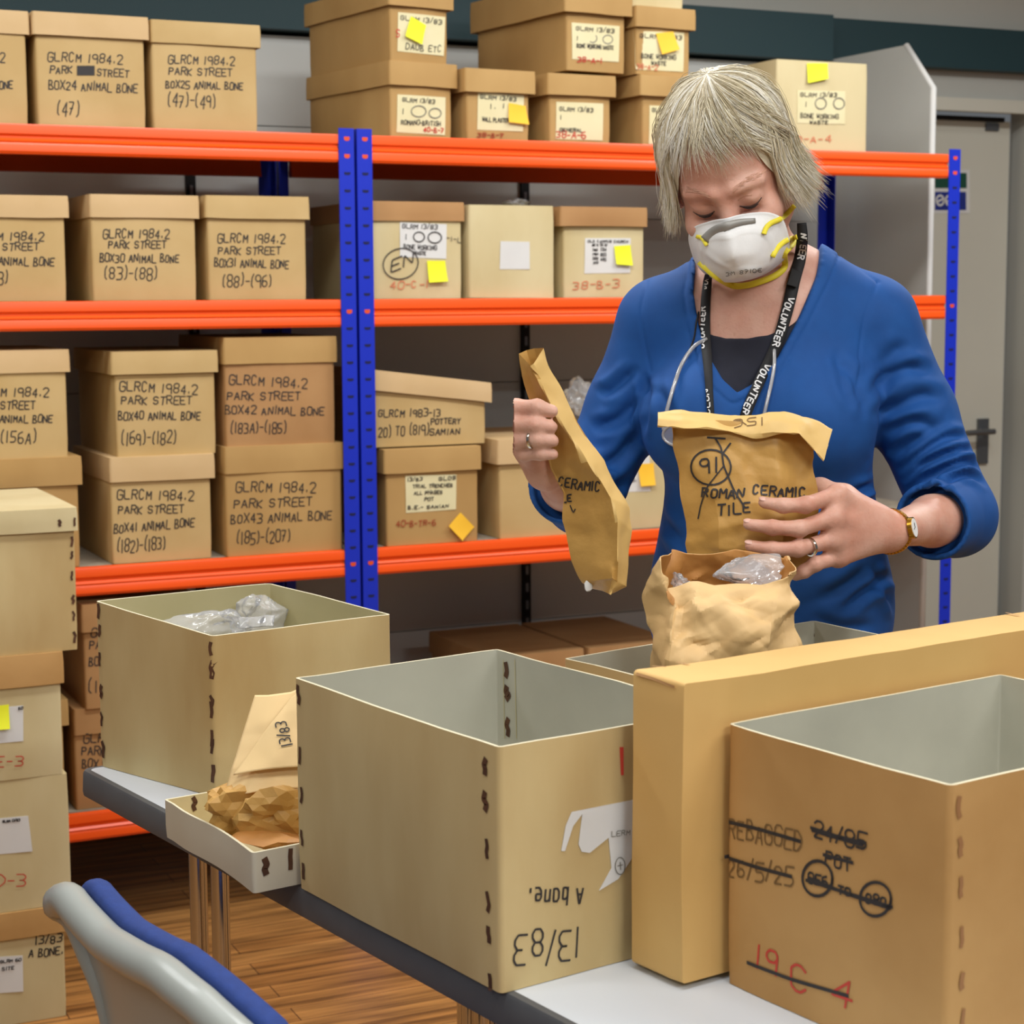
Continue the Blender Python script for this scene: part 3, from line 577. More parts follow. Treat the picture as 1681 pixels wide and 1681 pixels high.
label_note(r, fc, [(-30, 1572), (37, 1568), (38, 1627), (-28, 1632)], 'paper', scr=[('GLRM 60', 0, 1580, 34, 1577, 5), ('SITE', 3, 1592, 22, 1591, 6)])
r, fc = stack_box('lidless cream box in the floor stack, second from the floor', 115, 1380, .2267, .4858, 'cream', seed=61)
label_note(r, fc, [(-25, 1345), (46, 1339), (53, 1397), (-24, 1404)], 'paper', scr=[('GLRM 13/83', 4, 1350, 32, 1347, 4)], red=[('38-D-3', -62, 1456, 40, 1453, 20)], redink='ink_red')
r, fc = stack_box('brown-lidded cream box in the floor stack with a yellow note', 102, 1190, .4863, .7278, 'cream', 'tan', .666, seed=62)
label_note(r, fc, [(-25, 1163), (38, 1158), (38, 1216), (-25, 1222)], 'paper', [([(-22, 1160), (14, 1156), (15, 1195), (-20, 1198)], 'sticky_yellow')], [('60', 30, 1165, 37, 1164, 5)], [('38-E-3', -60, 1261, 37, 1257, 18)], 'ink_red')
r, fc = stack_box('cream box with a pale stitched lid, topmost of the floor stack', 125, 950, .7283, 1.0046, 'cream_stain', 'cream', .9602, seed=63)
mb = stitches(MB(), fc, [(117, 889), (117, 911), (118, 945), (120, 984), (121, 1011), (122, 1046)], 4, 14, 5); fuse(mb, r, M['stitch'])
stitches(MB(), fc, [(97, 858), (121, 856)], 4, 10, 8).build('lid_stitches', M['stitch'], r)
# ------------------------------------------------------------------ folding table
TZ = .745
tb = thing('folding_table', 'long folding table with a pale grey top and dark edge carrying the open boxes', 'table', TP(.88, .33, 0), TA)
def rrect(tl0, tl1, ts0, ts1, r):
    out = []
    for cx, cy, a0 in ((tl1-r, ts1-r, 0), (tl0+r, ts1-r, 90), (tl0+r, ts0+r, 180), (tl1-r, ts0+r, 270)):
        for k in range(6): a = R(a0+18*k); out.append((cx+r*math.cos(a), cy+r*math.sin(a)))
    return out
def prism(mb, P, z0, z1, m=0):
    k = len(P); mb.add([TP(a, b, z0) for a, b in P]+[TP(a, b, z1) for a, b in P], [tuple(range(k))[::-1], tuple(range(k, 2*k))]+[(i, (i+1) % k, k+(i+1) % k, k+i) for i in range(k)], m)
TL1, TS1 = 1.76, .62
mb = MB(); prism(mb, rrect(.009, TL1-.009, .009, TS1-.009, .012), TZ-.03, TZ); mb.build('tabletop', M['table'], tb)
outer, inner = rrect(0, TL1, 0, TS1, .016), rrect(.0095, TL1-.0095, .0095, TS1-.0095, .012); k = len(outer)
rings_ = [(inner, TZ-.034), (outer, TZ-.036), (rrect(-.001, TL1+.001, -.001, TS1+.001, .016), TZ-.03), (outer, TZ-.004), (rrect(.002, TL1-.002, .002, TS1-.002, .015), TZ-.0003), (inner, TZ+.0004), (inner, TZ-.002)]
v = [TP(a, b, z) for P, z in rings_ for a, b in P]
obj('edge_band', v, [(j*k+i, j*k+(i+1) % k, (j+1)*k+(i+1) % k, (j+1)*k+i) for j in range(len(rings_)-1) for i in range(k)], M['edge'], tb, smooth=True, sharp=40)
for tl, ts in ((.165, .1), (.232, .1), (.165, .54), (.232, .54), (.535, .30), (.562, .30), (1.5, .54), (1.55, .54), (1.5, .1), (1.55, .1)):
    mb = MB(); mb.tube([TP(tl, ts, .012), TP(tl, ts, TZ-.031)], .0125, 14); mb.tube([TP(tl, ts, 0), TP(tl, ts, .02)], .016, 12, 1)
    mb.build('leg', [M['chrome'], M['black']], tb, smooth=True, sharp=40)

# ------------------------------------------------------------------ open boxes on the table
def tbox(label, tl0, tl1, ts0, ts1, h, body, seed, ang=0, inner='grey_liner', t=.0035, bulge=.003, group='open boxes on the table', edge='rim'):
    c = TP((tl0+tl1)/2, (ts0+ts1)/2, TZ+.0007); root = thing('open_box', label, 'box', c, TA+ang, group)
    wd, d = ts1-ts0, tl1-tl0
    v, f, mi = tray(wd, d, h, t=t, seed=seed, bulge=bulge, n=12, lev=9, jit=.0022); obj('body', v, f, [M[body], M[inner], M[edge]], root, mi, smooth=True, sharp=35, local=True)
    return root, wd, d
# front box with the upside-down writing
r3, wd, d = tbox('largest cream open box at the table edge with upside-down handwriting on its end', .649, 1.046, -.007, .268, .240, 'cream_stain', 71)
fr = face_of(r3, wd, d); lf_ = face_of(r3, wd, d, 'left')
text_strokes(fr, [('A bone.', 955, 1456, 868, 1459, -31)], 3.6).build('handwriting', M['ink'], r3); text_strokes(fr, [('13/83', 951, 1524, 846, 1532, -52)], 3.6).build('handwriting', M['ink'], r3)
poly_sheet('torn_paper_label', fr, [(936, 1332), (985, 1322), (1040, 1312), (1040, 1400), (1012, 1442), (981, 1461), (1001, 1424), (996, 1374), (965, 1399), (952, 1397), (947, 1385), (953, 1335), (938, 1355), (925, 1396), (919, 1396), (926, 1355)], M['paper'], r3)
pl = fr.up(.0012)
text_strokes(pl, [('LERM', 1000, 1372, 1030, 1368, 9)], 1.3).build('label_writing', M['ink_grey'], r3); path_strokes(pl, [circle_px(1014, 1420, 8, 14), [(1010, 1420), (1018, 1418)], [(1014, 1414), (1015, 1426)]], 1.3).build('pencil_rings', M['ink_grey'], r3)
poly_sheet('red_mark', fr, [(1016, 1226), (1022, 1226), (1022, 1272), (1018, 1272)], M['ink_red'], r3)
fuse(stitches(MB(), lf_, [(797, 1258), (798, 1315), (800, 1393), (802, 1480), (804, 1534), (805, 1612)], 6, 26, 1), r3, M['stitch'])
fuse(stitches(MB(), lf_, [(491, 1140), (493, 1240), (495, 1305), (497, 1375), (498, 1430)], 3.5, 24, 2), r3, M['stitch'])
bk = face_of(r3, wd, d); loc, rz = ROOTM[r3]; bi = Face(lf_.o-lf_.n*(wd-.006), lf_.ex, lf_.n, lf_.ey, lf_.bvh); fuse(stitches(MB(), bi, [(829, 1100), (830, 1138), (831, 1194)], 6, 22, 3), r3, M['stitch'])
ln = MB()
for x in (824, 843): q = path_strokes(bi, [[(x, 1084), (x+1, 1150), (x+2, 1212)]], 1.2, e=.0006); ln.add(q.v, q.f)
ln.build('lining_tape', M['beige_liner'], r3)
# box at the table's left corner
c1 = np.array([.254, .087]); u1 = np.array([0., 1.]); w1 = np.array([-1., 0.]); W1, D1 = .276, .249
cc = c1+u1*W1/2+w1*D1/2; ang1 = 0
r1 = thing('open_box', 'cream open box holding clear plastic bags at the left corner of the table', 'box', TP(cc[0], cc[1], TZ+.0007), TA+ang1, 'open boxes on the table')
v, f, mi = tray(W1, D1, .217, seed=73, bulge=.0025, n=12, lev=8, jit=.002); v = v.copy(); fy = (v[:, 1]+D1/2)/D1; v[:, 0] -= .058*fy; v[:, 2] *= 1+.088*fy; obj('body', v, f, [M['cream_stain'], M['beige_liner'], M['rim']], r1, mi, smooth=True, sharp=35, local=True)
_a, _b = TP(.254, .087, TZ), TP(.005, .029, TZ); l1n = np.cross(_b-_a, [0, 0, 1.]); l1n /= -np.linalg.norm(l1n); l1n = l1n if l1n@(C0-_a) > 0 else -l1n; l1 = Face(_a, (_a-_b)/np.linalg.norm(_a-_b), l1n, np.array([0, 0, 1.]), board_bvh(r1))
fuse(stitches(MB(), l1, [(346, 1065), (347, 1100), (347, 1152), (347, 1165), (348, 1212), (348, 1225), (349, 1270)], 4.5, 22, 4), r1, M['stitch']); fuse(stitches(MB(), l1, [(161, 1003), (163, 1035), (164, 1082), (166, 1135), (167, 1180), (169, 1230)], 4, 20, 5), r1, M['stitch'])
# brown box with struck-out writing
r5, wd, d = tbox('tan open box at the right with struck-out writing and red figures', 1.148, 1.424, .187, .577, .255, 'tan', 75, bulge=.0035)
l5 = face_of(r5, wd, d, 'left'); f5 = face_of(r5, wd, d)
text_strokes(l5, [('REBAGGED', 1196, 1372, 1318, 1398, 33), ('26/5/25', 1194, 1436, 1304, 1455, 32)], 3.2).build('faded_writing', M['ink_faint'], r5)
text_strokes(l5, [('24/85', 1340, 1370, 1424, 1396, 28), ('POT', 1359, 1417, 1401, 1429, 24), ('056', 1330, 1448, 1362, 1456, 18), ('TO', 1380, 1465, 1400, 1471, 14), ('080', 1425, 1480, 1457, 1489, 18)], 3.6).build('handwriting', M['ink'], r5)
path_strokes(l5, [circle_px(1346, 1441, 25, 29), circle_px(1441, 1475, 25, 28), [(1196, 1349), (1250, 1361), (1317, 1380)], [(1192, 1407), (1240, 1422), (1302, 1438)], [(1336, 1358), (1380, 1372), (1425, 1383)], [(1338, 1362), (1385, 1376), (1420, 1386)], [(1357, 1402), (1378, 1408), (1404, 1415)], [(1328, 1444), (1390, 1463), (1467, 1488)], [(1332, 1440), (1395, 1466), (1464, 1490)]], 4.0).build('strike_lines', M['ink'], r5)
path_strokes(l5, [[(1229, 1580), (1300, 1607), (1393, 1634)]], 4.0).build('strike_lines', M['ink'], r5)
text_strokes(l5, [('19', 1241, 1590, 1277, 1604, 46)], 4.2).build('red_writing', M['ink_red'], r5); text_strokes(l5, [('C', 1300, 1625, 1329, 1636, 44)], 4.2).build('red_writing', M['ink_red'], r5); text_strokes(l5, [('4', 1362, 1640, 1396, 1652, 46)], 4.2).build('red_writing', M['ink_red'], r5)
fuse(stitches(MB(), f5, [(1574, 1325), (1575, 1390), (1576, 1456), (1577, 1538), (1578, 1610), (1579, 1672)], 6, 28, 6), r5, mat('faded_stitch', (150, 104, 60), .7))
# box behind, with the paper bag standing in it
r6, wd, d = tbox('cream open box behind the long tan lid, a crumpled paper bag standing in it', .737, 1.058, .300, .705, .240, 'kraft', 77)
bi6 = face_of(r6, wd, d, 'left'); loc, rz = ROOTM[r6]; ex6 = np.array([math.cos(rz), math.sin(rz), 0]); ri = Face(loc+ex6*(wd/2-.006), bi6.ex*-1, -ex6, np.array([0, 0, 1.]))
bb = face_of(r6, wd, d); bi = Face(loc+bb.n*(-d/2+.006), bb.ex, bb.n, bb.ey, bb.bvh); fuse(stitches(MB(), bi, [(1341, 1045)], 5, 20, 7), r6, M['stitch'])
# long tan lid standing on its edge
wd, d, h = .60, .292, .074
r4 = thing('box_lid', 'long tan box lid stood on its edge between the two large open boxes', 'box lid', TP(1.103, .138+wd/2, TZ+.0007), TA)
v, f, mi = tray(wd, d, h, t=.004, seed=79, bulge=.004, n=12, lev=5, jit=.002, r=.005); v2 = np.column_stack([v[:, 0], v[:, 2]-h/2, d/2+.002-v[:, 1]]); v2[:, 2] -= v2[:, 2].min()
v2[:, 2] += .003*np.exp(-((v2[:, 0]+wd/2)/.05)**2)*(v2[:, 2] > .2)
obj('lid', v2, f, [M['tan_lit'], M['tan'], M['tan']], r4, mi, smooth=True, sharp=35, local=True)
tf = Face(TP(1.103, .138, TZ+d+.0045), DS, np.array([0, 0, 1.]), -DL); mb = MB()
for P in ([(1072, 1098), (1092, 1099)], [(1112, 1092), (1130, 1095)], [(1652, 1010), (1672, 1014)]): q = path_strokes(tf, [P], 4, e=.003); mb.add(q.v, q.f)
mb.build('staple_marks', M['kraft_dark'], r4)
ef = face_of(r4, wd, h, 'left'); q = path_strokes(ef, [[(1047, 1106), (1075, 1114), (1108, 1127)]], 2.5, e=.002); q.build('folded_flap_edge', M['kraft_dark'], r4)
# shallow tray with crumpled paper
wd, d, h = .30, .262, .047
r2 = thing('shallow_tray', 'shallow cream tray hanging over the table edge with crumpled brown paper in it', 'tray', TP(.380+d/2, -.060+wd/2, TZ+.0012), TA)
v, f, mi = tray(wd, d, h, t=.0035, seed=81, bulge=.001, n=14, lev=4, jit=.002)
wl = np.clip((.5*wd*.3-v[:, 0]-.5*wd*.3)/(wd*.5), 0, 1); v = v.copy(); v[:, 0] += np.clip(-v[:, 0]/(wd/2), 0, 1)**2*.014*np.exp(-((v[:, 1]-d/2)/.05)**2)+np.clip(-v[:, 0]/(wd/2), 0, 1)**2*.012*np.sin(np.clip((v[:, 1]+d/2)/d, 0, 1)*math.pi)
obj('body', v, f, [mat('grey_cream_board', (198, 188, 164), .8, (206, 198, 176), 8), M['cream'], M['rim']], r2, mi, smooth=True, sharp=35, local=True)
fr = face_of(r2, wd, d); fuse(stitches(MB(), fr, [(436, 1422), (476, 1410)], 8, 26, 8), r2, M['stitch'])
bi = Face(ROOTM[r2][0]+fr.n*(-d/2+.006), fr.ex, fr.n, fr.ey, fr.bvh); fuse(stitches(MB(), bi, [(320, 1320)], 7, 20, 9), r2, M['stitch'])

# ------------------------------------------------------------------ paper and plastic bags
def lump(name, ctr, rad, m, seed, parent=None, rz=0, amp=.25, sub=4, k=26, flat=False, spiky=1.0):
    bm = bmesh.new(); bmesh.ops.create_icosphere(bm, subdivisions=sub, radius=1); v = np.array([x.co[:] for x in bm.verts]); f = [[q.index for q in p.verts] for p in bm.faces]; bm.free()
    g = np.random.RandomState(seed); cs = g.randn(k, 3); cs /= np.linalg.norm(cs, axis=1)[:, None]; ht = 1+amp*(g.rand(k)-.55)
    dd = np.min(ht[None, :]/np.clip(v@cs.T, .35, 1), axis=1)                       # convex facets
    nz = vnoise(v*3.1+seed)-.5; nz2 = 1-np.abs(vnoise(v*4.5+seed*3)-.5)*2
    v = v*(dd+amp*.9*nz+amp*.35*spiky*(nz2-.6))[:, None]
    v = v-(v.max(0)+v.min(0))/2; v = v/np.abs(v).max(0)
    v = v*np.array(rad); c, s = math.cos(rz), math.sin(rz); v = np.column_stack([v[:, 0]*c-v[:, 1]*s, v[:, 0]*s+v[:, 1]*c, v[:, 2]])+np.array(ctr)
    return obj(name, v, f, m, parent, smooth=not flat, sharp=38)
def resample(P, n):
    P = np.array(P, float); s = np.r_[0, np.cumsum(np.linalg.norm(np.diff(P[:, :2], axis=0), axis=1)+1e-6)]; q = np.linspace(0, s[-1], n); return np.stack([np.interp(q, s, P[:, i]) for i in range(P.shape[1])], 1)
def loft_bag(rows, nu, nv, seed, amp, closed=True, facets=60, soft=.4, dirn=None):
    """rows: lists of (px, py, distance); returns world vertices of an nv x nu crumpled sheet"""
    G = []
    for r_ in rows:
        q = list(r_)+([r_[0]] if closed else []); G.append(resample(q, nu+1)[:nu] if closed else resample(q, nu))
    G = np.array(G); s = np.linspace(0, len(rows)-1, nv); i = np.clip(np.floor(s).astype(int), 0, len(rows)-2); t = (s-i)[:, None, None]; t = t if soft < 0 else t*(1-soft)+(t*t*(3-2*t))*soft
    P = G[i]*(1-t)+G[i+1]*t
    if soft < 0:
        a0, a3 = G[np.clip(i-1, 0, None)], G[np.clip(i+2, None, len(rows)-1)]; P = .5*(2*G[i]+(G[i+1]-a0)*t+(2*a0-5*G[i]+4*G[i+1]-a3)*t*t+(3*G[i]-a0-3*G[i+1]+a3)*t**3)
    V = np.array([W(*p) for p in P.reshape(-1, 3)]).reshape(nv, nu, 3)
    du = (np.roll(V, -1, 1)-np.roll(V, 1, 1)) if closed else np.gradient(V, axis=1); dv = np.gradient(V, axis=0); N = np.cross(du, dv); N /= np.linalg.norm(N, axis=2)[..., None]+1e-9
    X = V.reshape(-1, 3); g = np.random.RandomState(seed); cells = X[g.choice(len(X), facets, replace=False)]+g.randn(facets, 3)*.004; hts = g.rand(facets)-.5
    def facet(cells, hts):                              # power-cell facets meeting in sharp creases
        D2 = ((X[:, None]-cells[None])**2).sum(2); r2 = np.median(np.min(D2, axis=1))*1.6; return np.min(D2/r2-hts[None]*1.1, axis=1)
    h2 = max(6, facets//2); k1, k2 = cells[:h2], cells[h2:]; f1, f2 = facet(k1, hts[:h2]*2), facet(k2, hts[h2:]*2)
    dis = amp*(.25*closed+.28*np.clip(f1, -1.5, 2)-.22*np.clip(f2, -1.5, 2)+.6*(vnoise(X*26+seed)-.5))
    NX = N.reshape(-1, 3)
    for q in range(facets if amp > .0015 else 0):                             # straight folds: a tent over a random line, fading out along it
        i0 = g.randint(len(X)); p0 = X[i0]; sg_ = .014+.03*g.rand(); u_ = g.randn(3); u_ -= NX[i0]*(u_@NX[i0]); u_ /= np.linalg.norm(u_); w2 = np.cross(NX[i0], u_); dx_ = X-p0
        du_, dw_ = np.abs(dx_@u_), dx_@w2; same = np.exp(-(dx_@NX[i0]/.02)**2)
        dis += amp*(.95 if g.rand() < .55 else -.95)*np.clip(1-du_/(sg_*.62), 0, 1)*np.clip(1-np.abs(dw_)/(sg_*1.6), 0, 1)*same
    V = V+N*dis.reshape(nv, nu)[..., None]
    F = [(j*nu+i_, j*nu+(i_+1) % nu, (j+1)*nu+(i_+1) % nu, (j+1)*nu+i_) for j in range(nv-1) for i_ in range(nu if closed else nu-1)]
    return V.reshape(-1, 3), F, G
def drape(v, f, strokes, m, name, parent, e=.0012):        # ink laid on a crumpled surface; strokes: (list of px points, width px)
    bv = BVHTree.FromPolygons([tuple(x) for x in v], [tuple(x) for x in f]); mb = MB()
    for P, wp in strokes:
        q = chaikin(np.array(P, float)); q = resample(q, max(4, int(np.linalg.norm(np.diff(q, axis=0), axis=1).sum()/2.5)))
        a, fc = ribbon2d(q, wp); pts = []
        for x, y in a:
            d = ray(x, y); dn = d/np.linalg.norm(d); h = bv.ray_cast(Vector(C0), Vector(dn))[0]
            pts.append(None if h is None else np.array(h)-dn*e)
        keep = [fq for fq in fc if all(pts[i] is not None for i in fq)]; mb.add([p if p is not None else (0, 0, 0) for p in pts], keep)
    us = sorted({i for q in mb.f for i in q}); mp_ = {o: n for n, o in enumerate(us)}
    return obj(name, [mb.v[i] for i in us], [[mp_[i] for i in q] for q in mb.f], m, parent)
def px_text(txt, x0, y0, x1, y1, h, w_):
    dx, dy = x1-x0, y1-y0; L = math.hypot(dx, dy); up = np.array([dy, -dx])/L*h
    return [(np.array([x0, y0])+np.outer(p[:, 0], [dx, dy])+np.outer(p[:, 1], up), w_) for p in glyph_lines(txt)]
# bag held up in her right hand, seen nearly edge-on
L_ = [(850, 581), (857, 617), (872, 668), (888, 722), (903, 772), (921, 812), (923, 857), (930, 888), (940, 922), (957, 956), (974, 968)]
F_ = [(873, 599), (881, 622), (908, 676), (935, 716), (963, 757), (985, 787), (1003, 817), (1014, 853), (1015, 920), (1006, 950), (1002, 976)]
R_ = [(893, 571), (915, 624), (940, 669), (967, 717), (990, 757), (1012, 794), (1036, 835), (1041, 872), (1034, 927), (1030, 964), (1008, 975)]
rows = []
for i, (a, b_, c) in enumerate(zip(L_, F_, R_)):
    fat = .012+.03*min(1, max(0, (i-3)/4)); fat = fat if i < 10 else .014
    m1 = ((a[0]*.5+b_[0]*.5), a[1]*.5+b_[1]*.5)
    rows.append([(a[0], a[1], 2.260), (m1[0], m1[1], 2.254-fat*.5), (b_[0], b_[1], 2.226-fat*.4), (c[0], c[1], 2.243), ((a[0]+2*c[0])/3, (a[1]+2*c[1])/3-3, 2.255+fat*.5), ((2*a[0]+c[0])/3, (2*a[1]+c[1])/3-3, 2.262+fat*.5)])
bagL = thing('paper_bag', 'flat folded brown paper bag raised in the woman\'s right hand', 'paper bag', W(950, 970, 2.24), 0, 'brown paper bags in her hands')
v, f, G = loft_bag(rows, 60, 90, 5, .0021, facets=56)
nu = 60; frac = []
for j in range(89):
    for i in range(nu): frac.append((i+.5)/nu)
# columns between the fold line and the right edge carry the folded-over strip, its light put into a paler colour
Gs = G; mi = []
for j in range(89):
    s = j/89*(len(rows)-1); rr = rows[min(int(s), len(rows)-1)]; q = np.array(list(rr)+[rr[0]]); L = np.r_[0, np.cumsum(np.linalg.norm(np.diff(q[:, :2], axis=0), axis=1))]; L /= L[-1]
    for i in range(nu): u = (i+.5)/nu; mi.append(1 if L[2] < u < L[3] else 0)
obj('bag_paper', v, f, [M['bag'], M['bag_fold_lit']], bagL, mi, smooth=True, sharp=24)
drape(v, f, px_text('CERAMIC', 916, 799, 984, 806, 15, 2.6)+px_text('TILE', 908, 826, 938, 824, 12, 2.6)+[([(936, 830), (941, 842), (944, 836)], 2)], M['ink'], 'handwriting', bagL)
lump('torn_corner', W(966, 962, 2.25), (.005, .004, .007), M['paper'], 4, bagL, sub=2)
# bag held in her left hand
Lx = [(1086, 684), (1098, 704), (1103, 740), (1108, 770), (1115, 813), (1126, 857), (1127, 900), (1129, 950)]
Rx = [(1352, 702), (1334, 738), (1334, 765), (1337, 785), (1342, 820), (1341, 862), (1336, 905), (1326, 948)]
rows = []
for i, (a, b_) in enumerate(zip(Lx, Rx)):
    ft = [.008, .012, .018, .022, .026, .03, .03, .016][i]; r_ = [(a[0], a[1], 2.275)]
    for k_ in (1, 2, 3): u = k_/4; r_.append((a[0]+(b_[0]-a[0])*u, a[1]+(b_[1]-a[1])*u, 2.275-ft*(1, 1.2, 1)[k_-1]))
    r_ += [(b_[0], b_[1], 2.275), (b_[0]-8, b_[1]-2, 2.29)]
    for k_ in (3, 2, 1): u = k_/4; r_.append((a[0]+(b_[0]-a[0])*u, a[1]+(b_[1]-a[1])*u, 2.29+ft))
    r_.append((a[0]+8, a[1]-2, 2.29)); rows.append(r_)
bagR = thing('paper_bag', 'brown paper bag marked Roman ceramic tile, in the woman\'s left hand', 'paper bag', W(1225, 950, 2.28), 0, 'brown paper bags in her hands')
v, f, G = loft_bag(rows, 120, 90, 9, .0030, facets=80); obj('bag_paper', v, f, M['bag'], bagR, smooth=True, sharp=24)
st = px_text('ROMAN', 1152, 816, 1220, 818, 15, 3)+px_text('CERAMIC', 1236, 812, 1322, 815, 15, 3)+px_text('TILE', 1178, 846, 1232, 842, 17, 3)+px_text('91', 1150, 780, 1180, 776, 26, 3.2)
st += [(circle_px(1167, 767, 33, 29, a0=.5, a1=7.1), 3), ([(1162, 718), (1190, 720)], 3), ([(1174, 719), (1184, 735), (1188, 765), (1205, 805), (1222, 832)], 3), ([(1199, 728), (1186, 745)], 3), ([(1188, 765), (1160, 800), (1150, 830), (1146, 851)], 2.2)]
drape(v, f, st, M['ink'], 'handwriting', bagR)
tp = [(1080, 676), (1120, 675), (1160, 678), (1200, 684), (1245, 680), (1288, 676), (1330, 688), (1367, 704)]; bt = [(1080, 699), (1120, 704), (1160, 703), (1200, 709), (1235, 717), (1270, 711), (1312, 712), (1352, 757)]
rows = [[(x, y, 2.288+.004*math.sin(x/30)) for x, y in tp], [(x, y, 2.272+.005*math.sin(x/23)) for x, y in tp], [((a[0]+b_[0])/2, (a[1]+b_[1])/2, 2.258+.006*math.sin(a[0]/31)) for a, b_ in zip(tp, bt)], [(x, y, 2.248+.008*math.sin(x/27)) for x, y in bt], [(x, y-2, 2.258) for x, y in bt], [((a[0]+b_[0])/2, (a[1]+b_[1])/2, 2.274) for a, b_ in zip(tp, bt)]]
v, f, G = loft_bag(rows, 70, 30, 12, .0018, closed=False, facets=40); obj('folded_top', v, f, M['bag_fold_lit'], bagR, smooth=True, sharp=50)
drape(v, f, px_text('156', 1254, 684, 1204, 690, 13, 1.8)+[([(1200, 693), (1215, 690), (1225, 697)], 1.8)], M['ink_faint'], 'flap_writing', bagR, e=.001)
# bag standing in the box
def Yb(x): return .0
rimF = [(1085, 918), (1093, 968), (1133, 956), (1172, 962), (1211, 957), (1262, 954), (1309, 948)]; rimB = [(1303, 918), (1262, 908), (1205, 899), (1150, 907), (1098, 905)]
rows = [[(x, y, 2.075) for x, y in rimF]+[(x, y, 2.165) for x, y in rimB]]
for y, xl, xr, yf in ((986, 1061, 1312, 2.05), (1027, 1056, 1311, 2.035), (1060, 1058, 1309, 2.03), (1100, 1064, 1306, 2.035)):
    rows.append([(xl, y-12, 2.10)]+[(xl+(xr-xl)*k_/6, y+2, yf+(.004 if k_ in (1, 5) else 0)) for k_ in range(1, 6)]+[(xr, y-6, 2.08)]+[(xr+(xl-xr)*k_/6, y-28, 2.17) for k_ in range(1, 6)])
bt_ = [np.array(W(*p)) for p in rows[-1]]
v, f, G = loft_bag(rows, 132, 80, 15, .0058, facets=90, soft=-1)
bagS = thing('paper_bag', 'crumpled pale paper bag standing open in the box, plastic showing inside', 'paper bag', W(1185, 1100, 2.10), 0)
last = v[-132:]; ext = last.copy(); ext[:, 2] = TZ+.007; cen = ext.mean(0); ext = cen+(ext-cen)*.93; n0 = len(v); v = np.vstack([v, ext]); f = f+[(n0-132+i, n0-132+(i+1) % 132, n0+(i+1) % 132, n0+i) for i in range(132)]+[tuple(n0+i for i in range(132))]
o = obj('bag_paper', v, f, [M['bag_pale'], M['bag_in']], bagS, smooth=True, sharp=16)
ins = o.modifiers.new('paper', 'SOLIDIFY'); ins.thickness = .0012; ins.offset = -1; ins.material_offset = 1
o2 = lump('plastic_bag', W(1228, 940, 2.12), (.043, .022, .020), M['clear'], 21, None, amp=.3, k=12, sub=5); top(o2, 'clear plastic bag crumpled in the mouth of the standing paper bag', 'plastic bag', None)
o2 = lump('plastic_bag', W(1118, 956, 2.09), (.012, .01, .012), M['clear'], 22, None, amp=.5, k=18); top(o2, 'small tuft of clear plastic at the left corner of the standing paper bag', 'plastic bag')
# clear bags in the left box
for i, (a, b_, z_, rd, rz_) in enumerate([(.170, .19, .905, (.095, .048, .036), TA), (.052, .262, .928, (.045, .030, .046), TA-.3), (.058, .160, .925, (.085, .028, .036), TA+.12)]):
    o2 = lump('plastic_bag', TP(a, b_, z_), rd, M['clear'], 24+i, None, rz_, amp=.28, k=10, sub=5, spiky=.6); top(o2, ['clear plastic bag lying nearest the front corner of the left open box', 'clear plastic bag raised at the back of the left open box', 'clear plastic bag against the left wall of the open box'][i], 'plastic bag', 'clear plastic bags in the left open box')
rows = [[(392+58*u, 1012+2*math.sin(5*u), 2.56-.012*u) for u in np.linspace(0, 1, 6)], [(392+58*u, 1031-1*u, 2.55-.012*u) for u in np.linspace(0, 1, 6)]]
v, f, G = loft_bag(rows, 24, 12, 31, .002, closed=False, facets=14); o2 = obj('plastic_bag', v, f, M['clear'], smooth=True); md = o2.modifiers.new('film', 'SOLIDIFY'); md.thickness = .0006; top(o2, 'ribbed grip seal of a clear plastic bag lying in the left open box', 'plastic bag', 'clear plastic bags in the left open box')
o2 = lump('plastic_bag', SP(*[onshelf(955, 660, .12)[0], .12, onshelf(955, 650, .12)[1]]), (.045, .03, .05), M['clear'], 41, None, amp=.5); top(o2, 'clear plastic bag on the box behind the woman\'s raised hand', 'plastic bag')
sx, szz = onshelf(848, 326, .10); o2 = lump('plastic_bag', SP(sx, .10, zD2+.010), (.035, .03, .012), M['clear'], 42, None, amp=.6, sub=3); top(o2, 'clear plastic bag crumpled upon the plain upended box', 'plastic bag')
# envelope and crumpled paper in the tray
en = thing('envelope', 'buff paper envelope marked 13/83 leaning in the shallow tray', 'envelope', W(430, 1295, 2.12))
rows = [[(418, 1141, 2.20), (440, 1141, 2.195), (477, 1136, 2.19), (520, 1118, 2.185)], [(398, 1206, 2.175), (430, 1206, 2.165), (470, 1200, 2.16), (522, 1190, 2.16)], [(380, 1262, 2.15), (420, 1258, 2.135), (470, 1256, 2.13), (524, 1250, 2.13)], [(371, 1297, 2.14), (405, 1303, 2.118), (450, 1293, 2.115), (526, 1294, 2.115)]]
v, f, G = loft_bag(rows, 40, 40, 33, .0012, closed=False, facets=30); o2 = obj('front_sheet', v, f, M['envelope'], en, smooth=True); md = o2.modifiers.new('paper', 'SOLIDIFY'); md.thickness = .0012; md.offset = 1
rows = [[(477, 1145, 2.176), (500, 1130, 2.172), (524, 1125, 2.17)], [(432, 1204, 2.154), (480, 1196, 2.146), (524, 1190, 2.146)], [(383, 1272, 2.130), (440, 1262, 2.118), (524, 1256, 2.116)]]
v2_, f2_, G = loft_bag(rows, 30, 30, 34, .0012, closed=False, facets=20); o2 = obj('folded_flap', v2_, f2_, M['envelope'], en, smooth=True); md = o2.modifiers.new('paper', 'SOLIDIFY'); md.thickness = .001; md.offset = 1
drape(v2_, f2_, px_text('13/83', 479, 1223, 470, 1184, 17, 2.2), M['ink'], 'handwriting', en, e=.0025)
